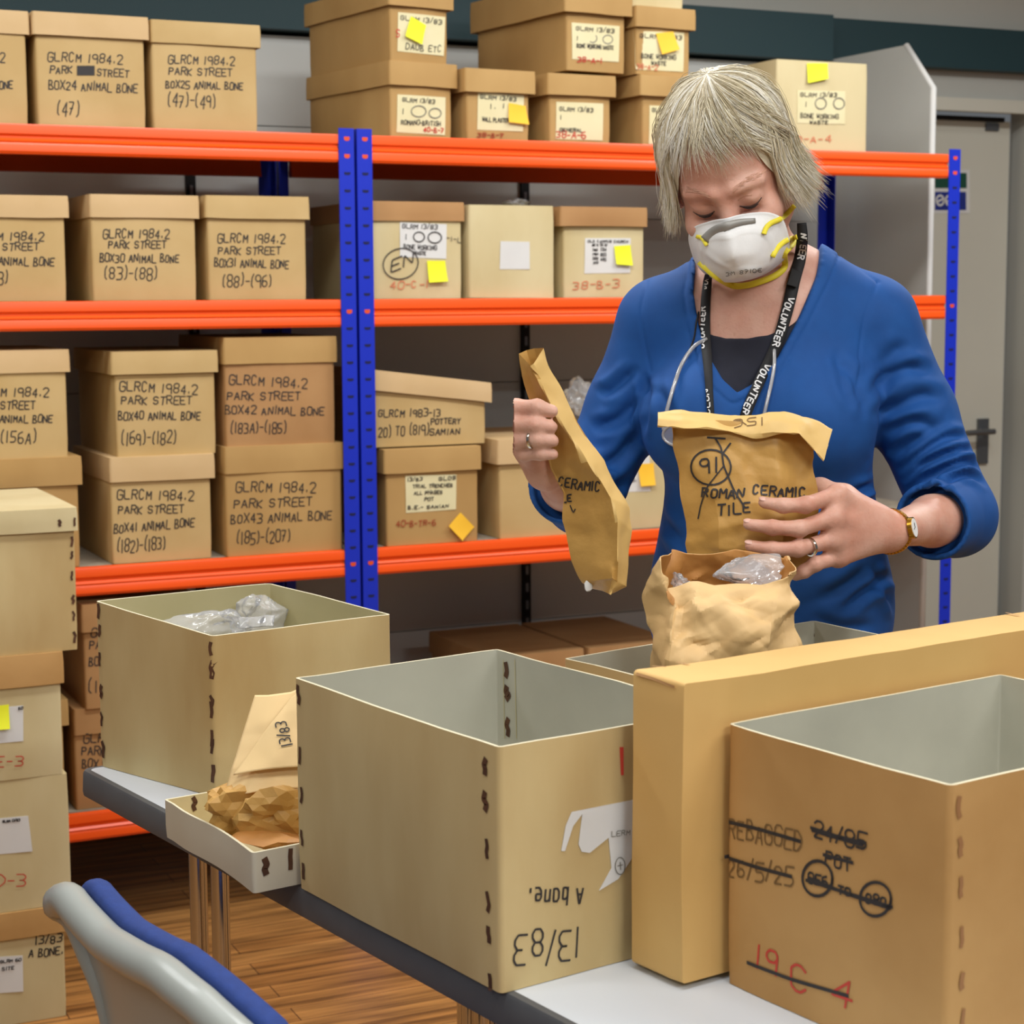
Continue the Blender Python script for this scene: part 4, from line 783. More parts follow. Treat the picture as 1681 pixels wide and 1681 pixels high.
for x, y, Y, rd, rz_, sd, k_, m_, lb in ((377, 1335, 2.14, (.032, .028, .040), .4, 51, 16, 'bag', 'crumpled brown paper ball at the left end of the shallow tray'), (451, 1334, 2.12, (.050, .032, .038), .2, 52, 20, 'bag', 'larger crumpled brown paper under the envelope in the shallow tray'), (446, 1377, 2.09, (.050, .030, .010), -.6, 53, 16, 'bag_in', 'flattened darker brown paper on the floor of the shallow tray')):
    o2 = lump('crumpled_paper', W(x, y, Y), rd, M[m_], sd, None, rz_, amp=.7, k=9, spiky=.7, sub=3, flat=True); top(o2, lb, 'paper', 'crumpled paper in the tray')

# ------------------------------------------------------------------ chair
ch = thing('chair', 'grey plastic chair with blue padded back drawn up to the table', 'chair', TP(.845, -.03, 0), TA)
CX = .842
def hw(z): return float(np.interp(z, [.42, .5, .6, .68, .73, .765, .80], [.165, .16, .165, .185, .215, .238, .243]))
def off(z): return float(np.interp(z, [.42, .47, .55, .62, .70, .76, .79], [.05, .02, .006, .000, -.006, -.014, -.022]))
def bow(u): return -.016*(1-u*u)
def dz(u): return float(np.interp(u, [-1, -.7, -.35, 0, .2, .5, .75, 1], [0, -.007, -.013, -.008, -.004, -.012, -.024, -.038]))
def back_grid(z0, z1, shift, th, sc, nz=16, nx=22, ztop=None):
    P = []
    for sd in (0, 1):
        for j in range(nz+1):
            for i in range(nx+1):
                u = -1+2*i/nx; z = z0+(z1-z0)*j/nz; zt = z-(.02*max(0, abs(u)-.8)**2/.04*(j/nz))+dz(u)*(j/nz)**2; P.append(TP(CX+u*hw(z)*sc, -.243+off(z)+bow(u)+shift+sd*th, zt))
    k = (nz+1)*(nx+1); F = []
    for j in range(nz):
        for i in range(nx):
            a = j*(nx+1)+i; F += [(a, a+1, a+nx+2, a+nx+1), (k+a, k+a+nx+1, k+a+nx+2, k+a+1)]
    ring = [i for i in range(nx)]+[j*(nx+1)+nx for j in range(nz)]+[nz*(nx+1)+nx-i for i in range(nx)]+[(nz-j)*(nx+1) for j in range(nz)]
    F += [(ring[i], k+ring[i], k+ring[(i+1) % len(ring)], ring[(i+1) % len(ring)]) for i in range(len(ring))]
    return P, F
P, F = back_grid(.43, .785, 0, .012, 1); obj('back_shell', P, F, M['chair_grey'], ch, smooth=True, sharp=50)
mb = MB(); pts = []
for u in np.linspace(-1, 1, 25): pts.append(TP(CX+u*hw(.785), -.247+off(.785)+bow(u), .785-.02*max(0, abs(u)-.8)**2/.04+dz(u)))
side = lambda sg: [TP(CX+sg*hw(z), -.243+off(z)+bow(1), z-.006+dz(sg)*max(0, (z-.45)/.33)**2) for z in (.755, .72, .68, .62, .55)]
allp = side(-1)[::-1]+pts+side(1); rad = [.004, .006, .008, .011, .014]+[.0185]*25+[.014, .011, .008, .006, .004]
mb.tube(catmull(allp, 3), np.interp(np.linspace(0, len(allp)-1, (len(allp)-1)*3+1), range(len(allp)), rad), 16); mb.build('rolled_rim', M['chair_grey'], ch, smooth=True)
P, F = back_grid(.47, .803, .014, .026, .965); o = obj('back_pad', P, F, M['chair_blue'], ch, smooth=True); bv = o.modifiers.new('soft', 'BEVEL'); bv.width = .009; bv.segments = 3; bv.limit_method = 'ANGLE'
P = []
for sd in (0, 1):
    for j in range(13):
        for i in range(13):
            u, w_ = -1+i/6, j/12; P.append(TP(CX+u*.215*(1-.12*(1-w_)), -.235+.40*w_, .435-.02*w_*(w_-1)*-1+.014*u*u-sd*.018))
def gridF(n, m):
    k = (n+1)*(m+1); F = []
    for j in range(m):
        for i in range(n): a = j*(n+1)+i; F += [(a, a+1, a+n+2, a+n+1), (k+a, k+a+n+1, k+a+n+2, k+a+1)]
    ring = [i for i in range(n)]+[j*(n+1)+n for j in range(m)]+[m*(n+1)+n-i for i in range(n)]+[(m-j)*(n+1) for j in range(m)]
    return F+[(ring[i], k+ring[i], k+ring[(i+1) % len(ring)], ring[(i+1) % len(ring)]) for i in range(len(ring))]
obj('seat', P, gridF(12, 12), M['chair_grey'], ch, smooth=True, sharp=50)
P2 = [np.array(p)+np.array([0, 0, .0185+.022]) if i < 169 else np.array(p)+np.array([0, 0, .0185]) for i, p in enumerate(P)]
o = obj('seat_pad', P2, gridF(12, 12), M['chair_blue'], ch, smooth=True); bv = o.modifiers.new('soft', 'BEVEL'); bv.width = .008; bv.segments = 3; bv.limit_method = 'ANGLE'
for sx in (-1, 1):
    mb = MB(); mb.tube(catmull([TP(CX+sx*.20, -.30, .0), TP(CX+sx*.19, -.262, .25), TP(CX+sx*.175, -.235, .42), TP(CX+sx*.165, -.262, .50), TP(CX+sx*.15, -.255, .60)], 6), .011, 12); mb.build('leg', M['chair_leg'], ch, smooth=True)
    mb = MB(); mb.tube(catmull([TP(CX+sx*.20, .16, 0), TP(CX+sx*.19, .13, .25), TP(CX+sx*.175, .10, .415)], 6), .011, 12); mb.build('leg', M['chair_leg'], ch, smooth=True)
# ------------------------------------------------------------------ the woman: bodies grown from smooth-joined volumes
class Field:
    def __init__(s, lo, hi, h):
        s.lo = np.array(lo, float); s.h = h; s.n = np.ceil((np.array(hi)-s.lo)/h).astype(int)+1; s.d = np.full(s.n, .06, np.float32)
    def sub(s, lo, hi):
        a = np.clip(np.floor((lo-s.lo)/s.h).astype(int), 0, s.n-1); b = np.clip(np.ceil((hi-s.lo)/s.h).astype(int)+1, 1, s.n)
        sl = tuple(slice(x, y) for x, y in zip(a, b)); g = [s.lo[i]+s.h*np.arange(a[i], b[i]) for i in range(3)]
        return sl, np.stack(np.meshgrid(*g, indexing='ij'), -1).astype(np.float32)
    def mix(s, sl, d, k):
        a = s.d[sl]; h = np.clip(.5+.5*(a-d)/k, 0, 1); s.d[sl] = a*(1-h)+d*h-k*h*(1-h)
    def caps(s, a, b, ra, rb=None, k=.02, clip=None, hollow=None):
        rb = ra if rb is None else rb; a, b = np.array(a), np.array(b); m = max(ra, rb)+k+s.h*3
        sl, p = s.sub(np.minimum(a, b)-m, np.maximum(a, b)+m); ab = b-a; t = np.clip(((p-a)@ab)/(ab@ab), 0, 1)
        r0 = np.linalg.norm(p-a-t[..., None]*ab, axis=-1); d = r0-(ra+(rb-ra)*t)
        if clip is not None: d = np.maximum(d, (p-clip[0])@clip[1])
        s.mix(sl, d.astype(np.float32), k)
    def ell(s, c, r, k=.02, A=None, neg=False):
        c, r = np.array(c, float), np.array(r, float); m = r.max()+k+s.h*3; sl, p = s.sub(c-m, c+m); q = p-c
        if A is not None: q = q@np.array(A).T
        k0 = np.linalg.norm(q/r, axis=-1)+1e-6; k1 = np.linalg.norm(q/(r*r), axis=-1)+1e-6; d = (k0*(k0-1)/k1).astype(np.float32)
        if neg:
            a = s.d[sl]; h = np.clip(.5-.5*(a+d)/k, 0, 1); s.d[sl] = a*(1-h)-d*h+k*h*(1-h)
        else: s.mix(sl, d, k)
    def mesh(s):
        d = s.d; n = d.shape; ins = d < 0; base = np.zeros(tuple(x-1 for x in n), np.int8)
        for i in (0, 1):
            for j in (0, 1):
                for k in (0, 1): base += ins[i:n[0]-1+i, j:n[1]-1+j, k:n[2]-1+k]
        act = (base > 0) & (base < 8); ix = np.argwhere(act); idx = np.full(act.shape, -1, np.int32); idx[act] = np.arange(len(ix))
        acc = np.zeros((len(ix), 3)); cnt = np.zeros(len(ix)); cr = [(a, b, c) for a in (0, 1) for b in (0, 1) for c in (0, 1)]
        val = {c: d[ix[:, 0]+c[0], ix[:, 1]+c[1], ix[:, 2]+c[2]] for c in cr}
        for c in cr:
            for ax in range(3):
                if c[ax] == 0:
                    e = list(c); e[ax] = 1; va, vb = val[c], val[tuple(e)]; m = (va < 0) != (vb < 0); t = np.where(m, va/np.where(m, va-vb, 1), 0)
                    p = np.tile(np.array(c, float), (len(ix), 1)); p[:, ax] += t; acc += p*m[:, None]; cnt += m
        V = s.lo+s.h*(ix+acc/np.maximum(cnt, 1)[:, None]); F = []
        for ax in range(3):
            o1, o2 = [(1, 2), (2, 0), (0, 1)][ax]; sa = [slice(None)]*3; sb = [slice(None)]*3; sa[ax] = slice(0, -1); sb[ax] = slice(1, None)
            ch = ins[tuple(sa)] != ins[tuple(sb)]; q = np.argwhere(ch); ok = (q[:, o1] > 0) & (q[:, o2] > 0) & (q[:, o1] < n[o1]-1) & (q[:, o2] < n[o2]-1); q = q[ok]
            if not len(q): continue
            e1 = np.zeros(3, int); e1[o1] = 1; e2 = np.zeros(3, int); e2[o2] = 1
            g = lambda z: idx[z[:, 0], z[:, 1], z[:, 2]]
            f = np.stack([g(q-e1-e2), g(q-e2), g(q), g(q-e1)], 1); fl = ins[q[:, 0], q[:, 1], q[:, 2]]
            f[~fl] = f[~fl][:, ::-1]; F.append(f)
        return V, np.vstack(F)
def smooth_v(V, F, it, lam=.5):
    e = np.vstack([F[:, [0, 1]], F[:, [1, 2]], F[:, [2, 3]], F[:, [3, 0]]]); e = np.vstack([e, e[:, ::-1]]); n = len(V); dg = np.bincount(e[:, 0], minlength=n)
    for _ in range(it):
        acc = np.stack([np.bincount(e[:, 0], weights=V[e[:, 1], i], minlength=n) for i in range(3)], 1)/np.maximum(dg, 1)[:, None]; V = V+lam*(acc-V)
    return V
def vnormals(V, F):
    a = np.cross(V[F[:, 2]]-V[F[:, 0]], V[F[:, 3]]-V[F[:, 1]]); N = np.zeros_like(V)
    for i in range(4): np.add.at(N, F[:, i], a)
    return N/(np.linalg.norm(N, axis=1)[:, None]+1e-12)
# head frame: chin dropped, face turned and tilted towards the raised bag
def _frame(P, ps, rh):
    P, ps, rh = R(P), R(ps), R(rh); r, u, f = np.array([1., 0, 0]), np.array([0, 0, 1.]), np.array([0, -1., 0])
    f, u = math.cos(P)*f-math.sin(P)*u, math.cos(P)*u+math.sin(P)*f
    Rz = np.array([[math.cos(ps), math.sin(ps), 0], [-math.sin(ps), math.cos(ps), 0], [0, 0, 1]]); Ry = np.array([[math.cos(rh), 0, -math.sin(rh)], [0, 1, 0], [math.sin(rh), 0, math.cos(rh)]])
    A = Ry@Rz; return np.array([A@r, A@u, A@f])
HA = _frame(27, 17, 11); HO = W(1192, 333, 2.38)-.078*HA[2]
def HL(a, b, c): return HO+a*HA[0]+b*HA[1]+c*HA[2]
def hell(F_, c, r, k=.015, neg=False): F_.ell(HL(*c), r, k, HA, neg)
# joints
SHR, ELR, WRR = W(1082, 530, 2.55), W(957, 815, 2.54), W(896, 772, 2.30)
MIR = W(1032, 665, 2.56)
SHL, ELL, WRL = W(1434, 528, 2.56), W(1568, 846, 2.52), W(1462, 872, 2.31)
MIL = W(1498, 680, 2.56)
CUR = ELR+(WRR-ELR)*.46; CUL = ELL+(WRL-ELL)*.38
HIP = W(1266, 1000, 2.555); PX_, PY_ = HIP[0], HIP[1]
def torso(F_, g):
    F_.ell(W(1255, 610, 2.555), (.158+g, .105+g, .19+g), .03)
    F_.caps(W(1105, 528, 2.56), W(1412, 524, 2.57), .053+g, k=.03)
    F_.caps(W(1248, 462, 2.555), SHR, .046+g, .046+g, .03); F_.caps(W(1262, 455, 2.56), SHL, .050+g, .048+g, .03)
    F_.ell(W(1152, 690, 2.485), (.080+g, .078+g, .082+g), .045); F_.ell(W(1335, 692, 2.485), (.080+g, .078+g, .082+g), .045)
    F_.ell(W(1264, 850, 2.555), (.143+g, .108+g, .17+g), .05); F_.ell(W(1262, 910, 2.53), (.125+g, .098+g, .12+g), .05)
    F_.ell(HIP, (.168+g, .12+g, .15+g), .05)
def arms(F_, g, part):
    for S_, Mi_, E_, Wr, Cu, r1, r2 in ((SHR, MIR, ELR, WRR, CUR, .050, .045), (SHL, MIL, ELL, WRL, CUL, .052, .048)):
        F_.caps(S_, Mi_, r1+g, (r1+r2)/2+g+.001, .02); F_.caps(Mi_, E_, (r1+r2)/2+g+.001, r2+g, .02)
        ax = (Wr-E_)/np.linalg.norm(Wr-E_)
        if part == 'skin': F_.caps(E_, Cu, r2+g, .041+g, .015); F_.caps(Cu, Wr, .040+g, .026+g, .01)
        else: F_.caps(E_, Cu, r2+g+.001, .0465+g, .015, clip=(Cu, ax))
# --- skin
B = Field((PX_-.36, 2.14, -.006), (PX_+.31, 2.74, 1.80), .003)
torso(B, -.006); arms(B, -.007, 'skin')
B.caps(W(1252, 470, 2.555), HL(0, -.045, -.03), .053, .052, .025)
hell(B, (0, .035, -.012), (.074, .092, .092)); hell(B, (0, -.02, .026), (.061, .088, .056), .02)
for sx in (-1, 1):
    B.caps(HL(sx*.05, -.06, .0), HL(sx*.012, -.1, .062), .02, .016, .02); hell(B, (sx*.036, -.034, .055), (.027, .024, .026), .018)
    hell(B, (sx*.077, -.008, -.012), (.010, .03, .018), .008)
    B.caps(HL(sx*.014, .017, .083), HL(sx*.045, .016, .066), .0085, .008, .012)
    hell(B, (sx*.030, .001, .094), (.017, .010, .014), .012, True); hell(B, (sx*.030, -.0015, .0655), (.0175, .0125, .0165), .006)
    hell(B, (sx*.030, -.019, .078), (.016, .003, .006), .008, True)
B.caps(HL(0, .008, .080), HL(0, -.042, .102), .0075, .0115, .014)
for sx in (-1, 1): hell(B, (sx*.012, -.044, .092), (.009, .008, .011), .008)
# her left hand: back of the hand towards the camera, fingers across the front of the bag, thumb behind it
def hand(F_, wr, kn, fs, th, pr):
    for kx in kn: F_.caps(wr, kx, pr, .0125, .012)
    for i in range(len(kn)-1): F_.caps(kn[i], kn[i+1], .0115, .0115, .01)
    for kx, (p1, p2, p3, r) in zip(kn, fs):
        F_.caps(kx, p1, r*1.14, r*1.04, .005); F_.caps(p1, p2, r*1.04, r*.93, .004); F_.caps(p2, p3, r*.93, r*.78, .004)
        F_.ell(p1, (r*1.1,)*3, .004); F_.ell(p2, (r*.98,)*3, .004)
    for i in range(len(th)-1): F_.caps(th[i][0], th[i+1][0], th[i][1], th[i+1][1], .010)
hand(B, WRL, [W(1374, 812, 2.262), W(1366, 850, 2.25), W(1366, 886, 2.252), W(1376, 914, 2.262)],
     [(W(1322, 829, 2.226), W(1286, 830, 2.222), W(1254, 825, 2.226), .0094), (W(1312, 868, 2.222), W(1268, 866, 2.219), W(1229, 861, 2.224), .0096),
      (W(1310, 901, 2.222), W(1268, 901, 2.221), W(1231, 896, 2.226), .0092), (W(1338, 926, 2.236), W(1320, 938, 2.238), W(1306, 946, 2.246), .0086)],
     [(W(1440, 850, 2.30), .017), (W(1385, 815, 2.298), .0145), (W(1346, 802, 2.318), .0125), (W(1308, 806, 2.332), .010)], .021)
# her right hand: a fist round the edge of the raised bag
hand(B, WRR, [W(854, 676, 2.268), W(850, 700, 2.264), W(854, 722, 2.266), W(866, 743, 2.270)],
     [(W(847, 670, 2.228), W(882, 669, 2.214), W(906, 675, 2.216), .0104), (W(842, 697, 2.224), W(878, 697, 2.211), W(905, 701, 2.214), .0104),
      (W(847, 721, 2.226), W(882, 721, 2.213), W(908, 724, 2.215), .0100), (W(860, 744, 2.232), W(888, 744, 2.219), W(908, 746, 2.220), .0090)],
     [(W(895, 755, 2.30), .017), (W(892, 712, 2.298), .0145), (W(905, 682, 2.284), .0125), (W(922, 668, 2.276), .010)], .020)
for sx in (-1, 1):
    hp = np.array([PX_+sx*.085, PY_+.005, .86]); kn_ = np.array([PX_+sx*.095, PY_+.0, .48]); an = np.array([PX_+sx*.10, PY_+.03, .09])
    B.caps(hp, kn_, .075, .052, .03); B.caps(kn_, an, .05, .035, .02); B.caps(an, an+np.array([sx*.012, -.13, -.055]), .032, .024, .015)
V, F = B.mesh(); V = smooth_v(V, F, 2, .5)
wm = thing('person', 'grey-haired woman in a blue jumper and white face mask sorting paper bags behind the table', 'person', (PX_, PY_, 0), 0)
def skin_mat():
    m = mat('skin', (203, 146, 124), .5, (222, 178, 158), 22, sss=.12, spec=.4, bump=.12, bscale=260); nt = m.node_tree; L = nt.links.new; b = nt.nodes['Principled BSDF']
    tc = nt.nodes.new('ShaderNodeTexCoord'); n = nt.nodes.new('ShaderNodeTexNoise'); n.inputs['Scale'].default_value = 160; n.inputs['Detail'].default_value = 3; L(tc.outputs['Object'], n.inputs[0])
    rp = nt.nodes.new('ShaderNodeValToRGB'); rp.color_ramp.elements[0].position = .62; rp.color_ramp.elements[1].position = .74; rp.color_ramp.elements[0].color = (0, 0, 0, 1); rp.color_ramp.elements[1].color = (.22, .22, .22, 1); L(n.outputs['Fac'], rp.inputs[0])
    src = b.inputs['Base Color'].links[0].from_socket; mx = nt.nodes.new('ShaderNodeMix'); mx.data_type = 'RGBA'; mx.inputs[7].default_value = (.42, .17, .10, 1); L(rp.outputs[0], mx.inputs[0]); L(src, mx.inputs[6]); L(mx.outputs[2], b.inputs['Base Color']); return m
M['skin'] = skin_mat()
obj('body', V, F.tolist(), M['skin'], wm, smooth=True, fixn=False)
BODY = (V, F)
# --- navy vest and blue jumper
def poly_cut(F_, pts, ymax, Y=2.47):
    P = np.array([W(x, y, Y)[[0, 2]] for x, y in pts]); g = [F_.lo[i]+F_.h*np.arange(F_.n[i]) for i in (0, 2)]; q = np.stack(np.meshgrid(*g, indexing='ij'), -1); d = np.full(q.shape[:2], 9.); ins = np.zeros(q.shape[:2], bool)
    for i in range(len(P)):
        a, b = P[i], P[(i+1) % len(P)]; e = b-a; w_ = q-a; t = np.clip((w_@e)/(e@e), 0, 1); d = np.minimum(d, np.linalg.norm(w_-t[..., None]*e, axis=-1))
        cnd = (a[1] <= q[..., 1]) != (b[1] <= q[..., 1]); xx = a[0]+(q[..., 1]-a[1])/(e[1] if abs(e[1]) > 1e-9 else 1e-9)*e[0]; ins ^= cnd & (q[..., 0] < xx)
    d = np.where(ins, -d, d)[:, None, :]; y = (F_.lo[1]+F_.h*np.arange(F_.n[1]))[None, :, None]-ymax; c = np.maximum(d, y); F_.d = np.maximum(F_.d, -c.astype(np.float32))
NV = Field((PX_-.20, 2.36, 1.16), (PX_+.20, 2.72, 1.50), .003); torso(NV, -.003)
poly_cut(NV, [(1420, 330), (1372, 440), (1335, 500), (1300, 532), (1262, 549), (1225, 555), (1190, 555), (1160, 547), (1138, 515), (1120, 440), (1110, 330)], 2.62)
NV.d = np.maximum(NV.d, (1.185-(NV.lo[2]+NV.h*np.arange(NV.n[2])))[None, None, :].astype(np.float32))
v, f = NV.mesh(); v = smooth_v(v, f, 2); obj('vest', v, f.tolist(), mat('navy_cotton', (22, 24, 38), .85, (27, 29, 44), 60), wm, smooth=True, fixn=False)
S = Field((PX_-.36, 2.28, .80), (PX_+.33, 2.74, 1.56), .003); torso(S, .003); arms(S, .006, 'sleeve')
zc = (S.lo[2]+S.h*np.arange(S.n[2]))[None, None, :]; S.d = np.maximum(S.d, (.845-zc).astype(np.float32))
VN = [(1366, 396), (1344, 456), (1312, 520), (1275, 586), (1238, 628), (1204, 644), (1180, 622), (1162, 588), (1147, 535), (1141, 480), (1149, 428), (1170, 340), (1330, 330)]
poly_cut(S, VN, 2.60)
for E_, Wr, Cu in ((ELR, WRR, CUR), (ELL, WRL, CUL)):                     # turned-open cuffs
    ax = (Wr-E_)/np.linalg.norm(Wr-E_); m = .09; sl, p = S.sub(Cu-m, Cu+m); q = p-Cu; t = q@ax; rr = np.linalg.norm(q-t[..., None]*ax, axis=-1)
    S.d[sl] = np.maximum(S.d[sl], -np.maximum(rr-.0455, -(t+.022)).astype(np.float32))
v, f = S.mesh(); v = smooth_v(v, f, 3); N = vnormals(v, f)
def along(p, a, b): ab = b-a; t = ((p-a)@ab)/(ab@ab); return t, np.linalg.norm(p-a-np.clip(t, 0, 1)[:, None]*ab, axis=1)
dis = np.zeros(len(v))
px_ = (v-C0)@RT/((v-C0)@FW)*FPX+840.5; py_ = 840.5-(v-C0)@UP/((v-C0)@FW)*FPX
facing = np.clip(-(N*(v-C0)).sum(1)/np.linalg.norm(v-C0, axis=1)*2.5, 0, 1)
def pline(P):
    d = np.full(len(v), 1e9); P = catmull(P, 5); ends = np.zeros(len(v)); L = len(P)-1
    for i in range(L):
        a, b = P[i], P[i+1]; e = b-a; w_ = np.stack([px_, py_], 1)-a; t = np.clip((w_@e)/(e@e), 0, 1); di = np.linalg.norm(w_-t[:, None]*e, axis=1); m = di < d; d[m] = di[m]; ends[m] = (i+t[m])/L
    return d, np.clip(4*ends, 0, 1)*np.clip(4*(1-ends), 0, 1)
CREASE = [([(1413, 596), (1416, 636), (1421, 690)], 8, .0028), ([(1419, 651), (1458, 620), (1494, 604), (1530, 612)], 9, .0045), ([(1427, 683), (1474, 668), (1513, 651), (1556, 655)], 10, .005), ([(1436, 640), (1462, 590), (1490, 560)], 12, .003),
 ([(1450, 712), (1494, 692), (1540, 700)], 8, .004), ([(1462, 750), (1505, 722), (1560, 694)], 9, .0035), ([(1474, 777), (1513, 745), (1557, 718), (1600, 722)], 7, .0055), ([(1482, 793), (1525, 757), (1584, 736), (1614, 750)], 6, .005), ([(1486, 808), (1537, 779), (1584, 757), (1622, 777)], 6, .006), ([(1490, 822), (1537, 799), (1588, 779), (1628, 798)], 5, .0045), ([(1500, 768), (1545, 748), (1580, 748)], 5, .003),
 ([(1384, 590), (1402, 625), (1412, 660)], 7, .004), ([(1372, 570), (1385, 625), (1405, 672)], 8, .003), ([(1395, 812), (1435, 796), (1462, 774)], 7, .005), ([(1405, 830), (1440, 818), (1458, 806)], 6, .004), ([(1424, 790), (1440, 760), (1444, 735)], 6, .003), ([(1380, 1000), (1427, 965), (1468, 940)], 8, .005), ([(1440, 955), (1464, 985), (1474, 1014)], 7, .004), ([(1340, 985), (1390, 960), (1430, 930)], 9, .003), ([(1432, 925), (1440, 950), (1436, 975)], 6, .003), ([(1330, 1010), (1380, 1030), (1440, 1025)], 9, .003),
 ([(1048, 600), (1012, 634), (982, 650)], 8, .0045), ([(1052, 650), (1015, 690), (970, 705)], 9, .005), ([(1050, 710), (1010, 756), (965, 770)], 9, .005), ([(1040, 780), (990, 812), (940, 812)], 8, .004), ([(1058, 610), (1062, 660), (1050, 720)], 7, .005), ([(1070, 630), (1090, 660), (1098, 690)], 9, .003), ([(1062, 800), (1085, 850), (1120, 890)], 8, .004), ([(1070, 860), (1090, 910), (1120, 935)], 9, .003), ([(1062, 960), (1090, 985), (1110, 1020)], 9, .003), ([(900, 800), (925, 835), (960, 850)], 6, .003)]
for P, w_, dp in CREASE:
    d, en = pline(P); dis += facing*en*dp*1.7*(-np.exp(-(d/w_)**2)+.55*np.exp(-((d-2.1*w_)/(1.1*w_))**2))
for P in ([(1441, 462), (1420, 520), (1411, 580), (1410, 632)], [(1370, 418), (1405, 436), (1441, 462)], [(1062, 462), (1052, 510), (1058, 560), (1068, 610)]):
    d, en = pline(P); dis += facing*(-.0016*np.exp(-(d/2.6)**2))
dis += .0030*(vnoise(v*np.array([14, 14, 22.])+7)-.5)*facing
bd = np.zeros(len(v)); VP_ = np.array(VN[:11], float)
dm_ = np.full(len(v), 1e9)
for i in range(10):
    a, b = VP_[i], VP_[i+1]; e = b-a; w_ = np.stack([px_, py_], 1)-a; t = np.clip((w_@e)/(e@e), 0, 1); dm_ = np.minimum(dm_, np.linalg.norm(w_-t[:, None]*e, axis=1))
front = v[:, 1] < 2.58
dis += front*(.0012*np.clip((17-dm_)/3, 0, 1)-.0014*np.exp(-((dm_-18)/2.5)**2))
dis += .0012*(vnoise(v*28)-.5)
v = v+N*np.maximum(dis, -.0058)[:, None]
M['jumper'] = mat('blue_jersey', (4, 71, 140), .8, (7, 78, 150), 30, bump=.06, bscale=900)
obj('jumper', v, f.tolist(), M['jumper'], wm, smooth=True, fixn=False); SH = (v, f)
# --- trousers and shoes, behind the table
Tn = Field((PX_-.24, 2.36, .05), (PX_+.24, 2.80, 1.0), .006)
Tn.ell(HIP-np.array([0, 0, .06]), (.170, .122, .14), .03)
for sx in (-1, 1):
    hp = np.array([PX_+sx*.085, PY_+.005, .86]); kn_ = np.array([PX_+sx*.095, PY_, .48]); an = np.array([PX_+sx*.10, PY_+.03, .10]); Tn.caps(hp, kn_, .084, .064, .03); Tn.caps(kn_, an, .064, .056, .02)
Tn.d = np.maximum(Tn.d, ((Tn.lo[2]+Tn.h*np.arange(Tn.n[2]))-.86)[None, None, :].astype(np.float32))
v, f = Tn.mesh(); obj('trousers', smooth_v(v, f, 2), f.tolist(), mat('dark_trousers', (44, 46, 54), .85), wm, smooth=True, fixn=False)
for sx in (-1, 1):
    Fo = Field((PX_+sx*.10-.09, 2.34, -.01), (PX_+sx*.10+.09, 2.70, .14), .005); an = np.array([PX_+sx*.10, PY_+.03, .05]); Fo.caps(an+np.array([0, .03, 0]), an+np.array([sx*.012, -.13, -.012]), .042, .038, .02); Fo.caps(an, an+np.array([0, .0, .05]), .04, .04, .015)
    Fo.d = np.maximum(Fo.d, (.001-(Fo.lo[2]+Fo.h*np.arange(Fo.n[2])))[None, None, :].astype(np.float32)); v, f = Fo.mesh(); obj('shoe', smooth_v(v, f, 1), f.tolist(), mat('dark_shoe', (40, 34, 30), .6), wm, smooth=True, fixn=False)
# --- eyes: lowered lids, lashes, pale brows
M['lash'] = mat('lashes', (70, 48, 40), .7); M['brow'] = mat('pale_brow', (198, 150, 124), .8); M['eye'] = mat('eye', (66, 62, 66), .25)
bvB = BVHTree.FromPolygons([tuple(x) for x in BODY[0]], BODY[1].tolist())
def onhead(a, b, lift=.0006):
    o = HL(a, b, .16); h = bvB.ray_cast(Vector(o), Vector(-HA[2]))[0]; return (np.array(h) if h is not None else HL(a, b, .07))+HA[2]*lift
for sx in (-1, 1):
    mb = MB(); q = [onhead(sx*x, y) for x, y in ((.0165, -.0065), (.022, -.0095), (.030, -.0112), (.038, -.0092), (.0445, -.0045))]; mb.tube(catmull(q, 4), [.0006+.0006*math.sin(math.pi*i/16) for i in range(17)], 6); mb.build('eyelashes', M['lash'], wm, smooth=True)
    mb = MB(); q = [onhead(sx*x, y, .0002) for x, y in ((.019, -.0095), (.025, -.0128), (.032, -.0138), (.039, -.0115))]; mb.tube(catmull(q, 4), [.0004+.0017*math.sin(math.pi*i/12) for i in range(13)], 6); mb.build('eye', M['eye'], wm, smooth=True)
    mb = MB(); q = [onhead(sx*x, y, .0) for x, y in ((.016, .0015), (.024, .0045), (.033, .0045), (.044, .0005))]; mb.tube(catmull(q, 4), .0005, 5); mb.build('lid_crease', M['brow'], wm, smooth=True)
    mb = MB(); rs = np.random.RandomState(4+sx)
    for i in range(70):
        u = rs.rand(); a = .014+.038*u; b = .0195+.006*math.sin(u*2.6)+rs.randn()*.0014; p0, p1 = onhead(sx*a, b, .0004), onhead(sx*(a+.006), b+.0025-.004*u, .0012); mb.tube([p0, (p0+p1)/2+HA[2]*.0003, p1], [.00035, .0003, .0001], 3, cap=False)
    mb.build('eyebrow', M['brow'], wm)
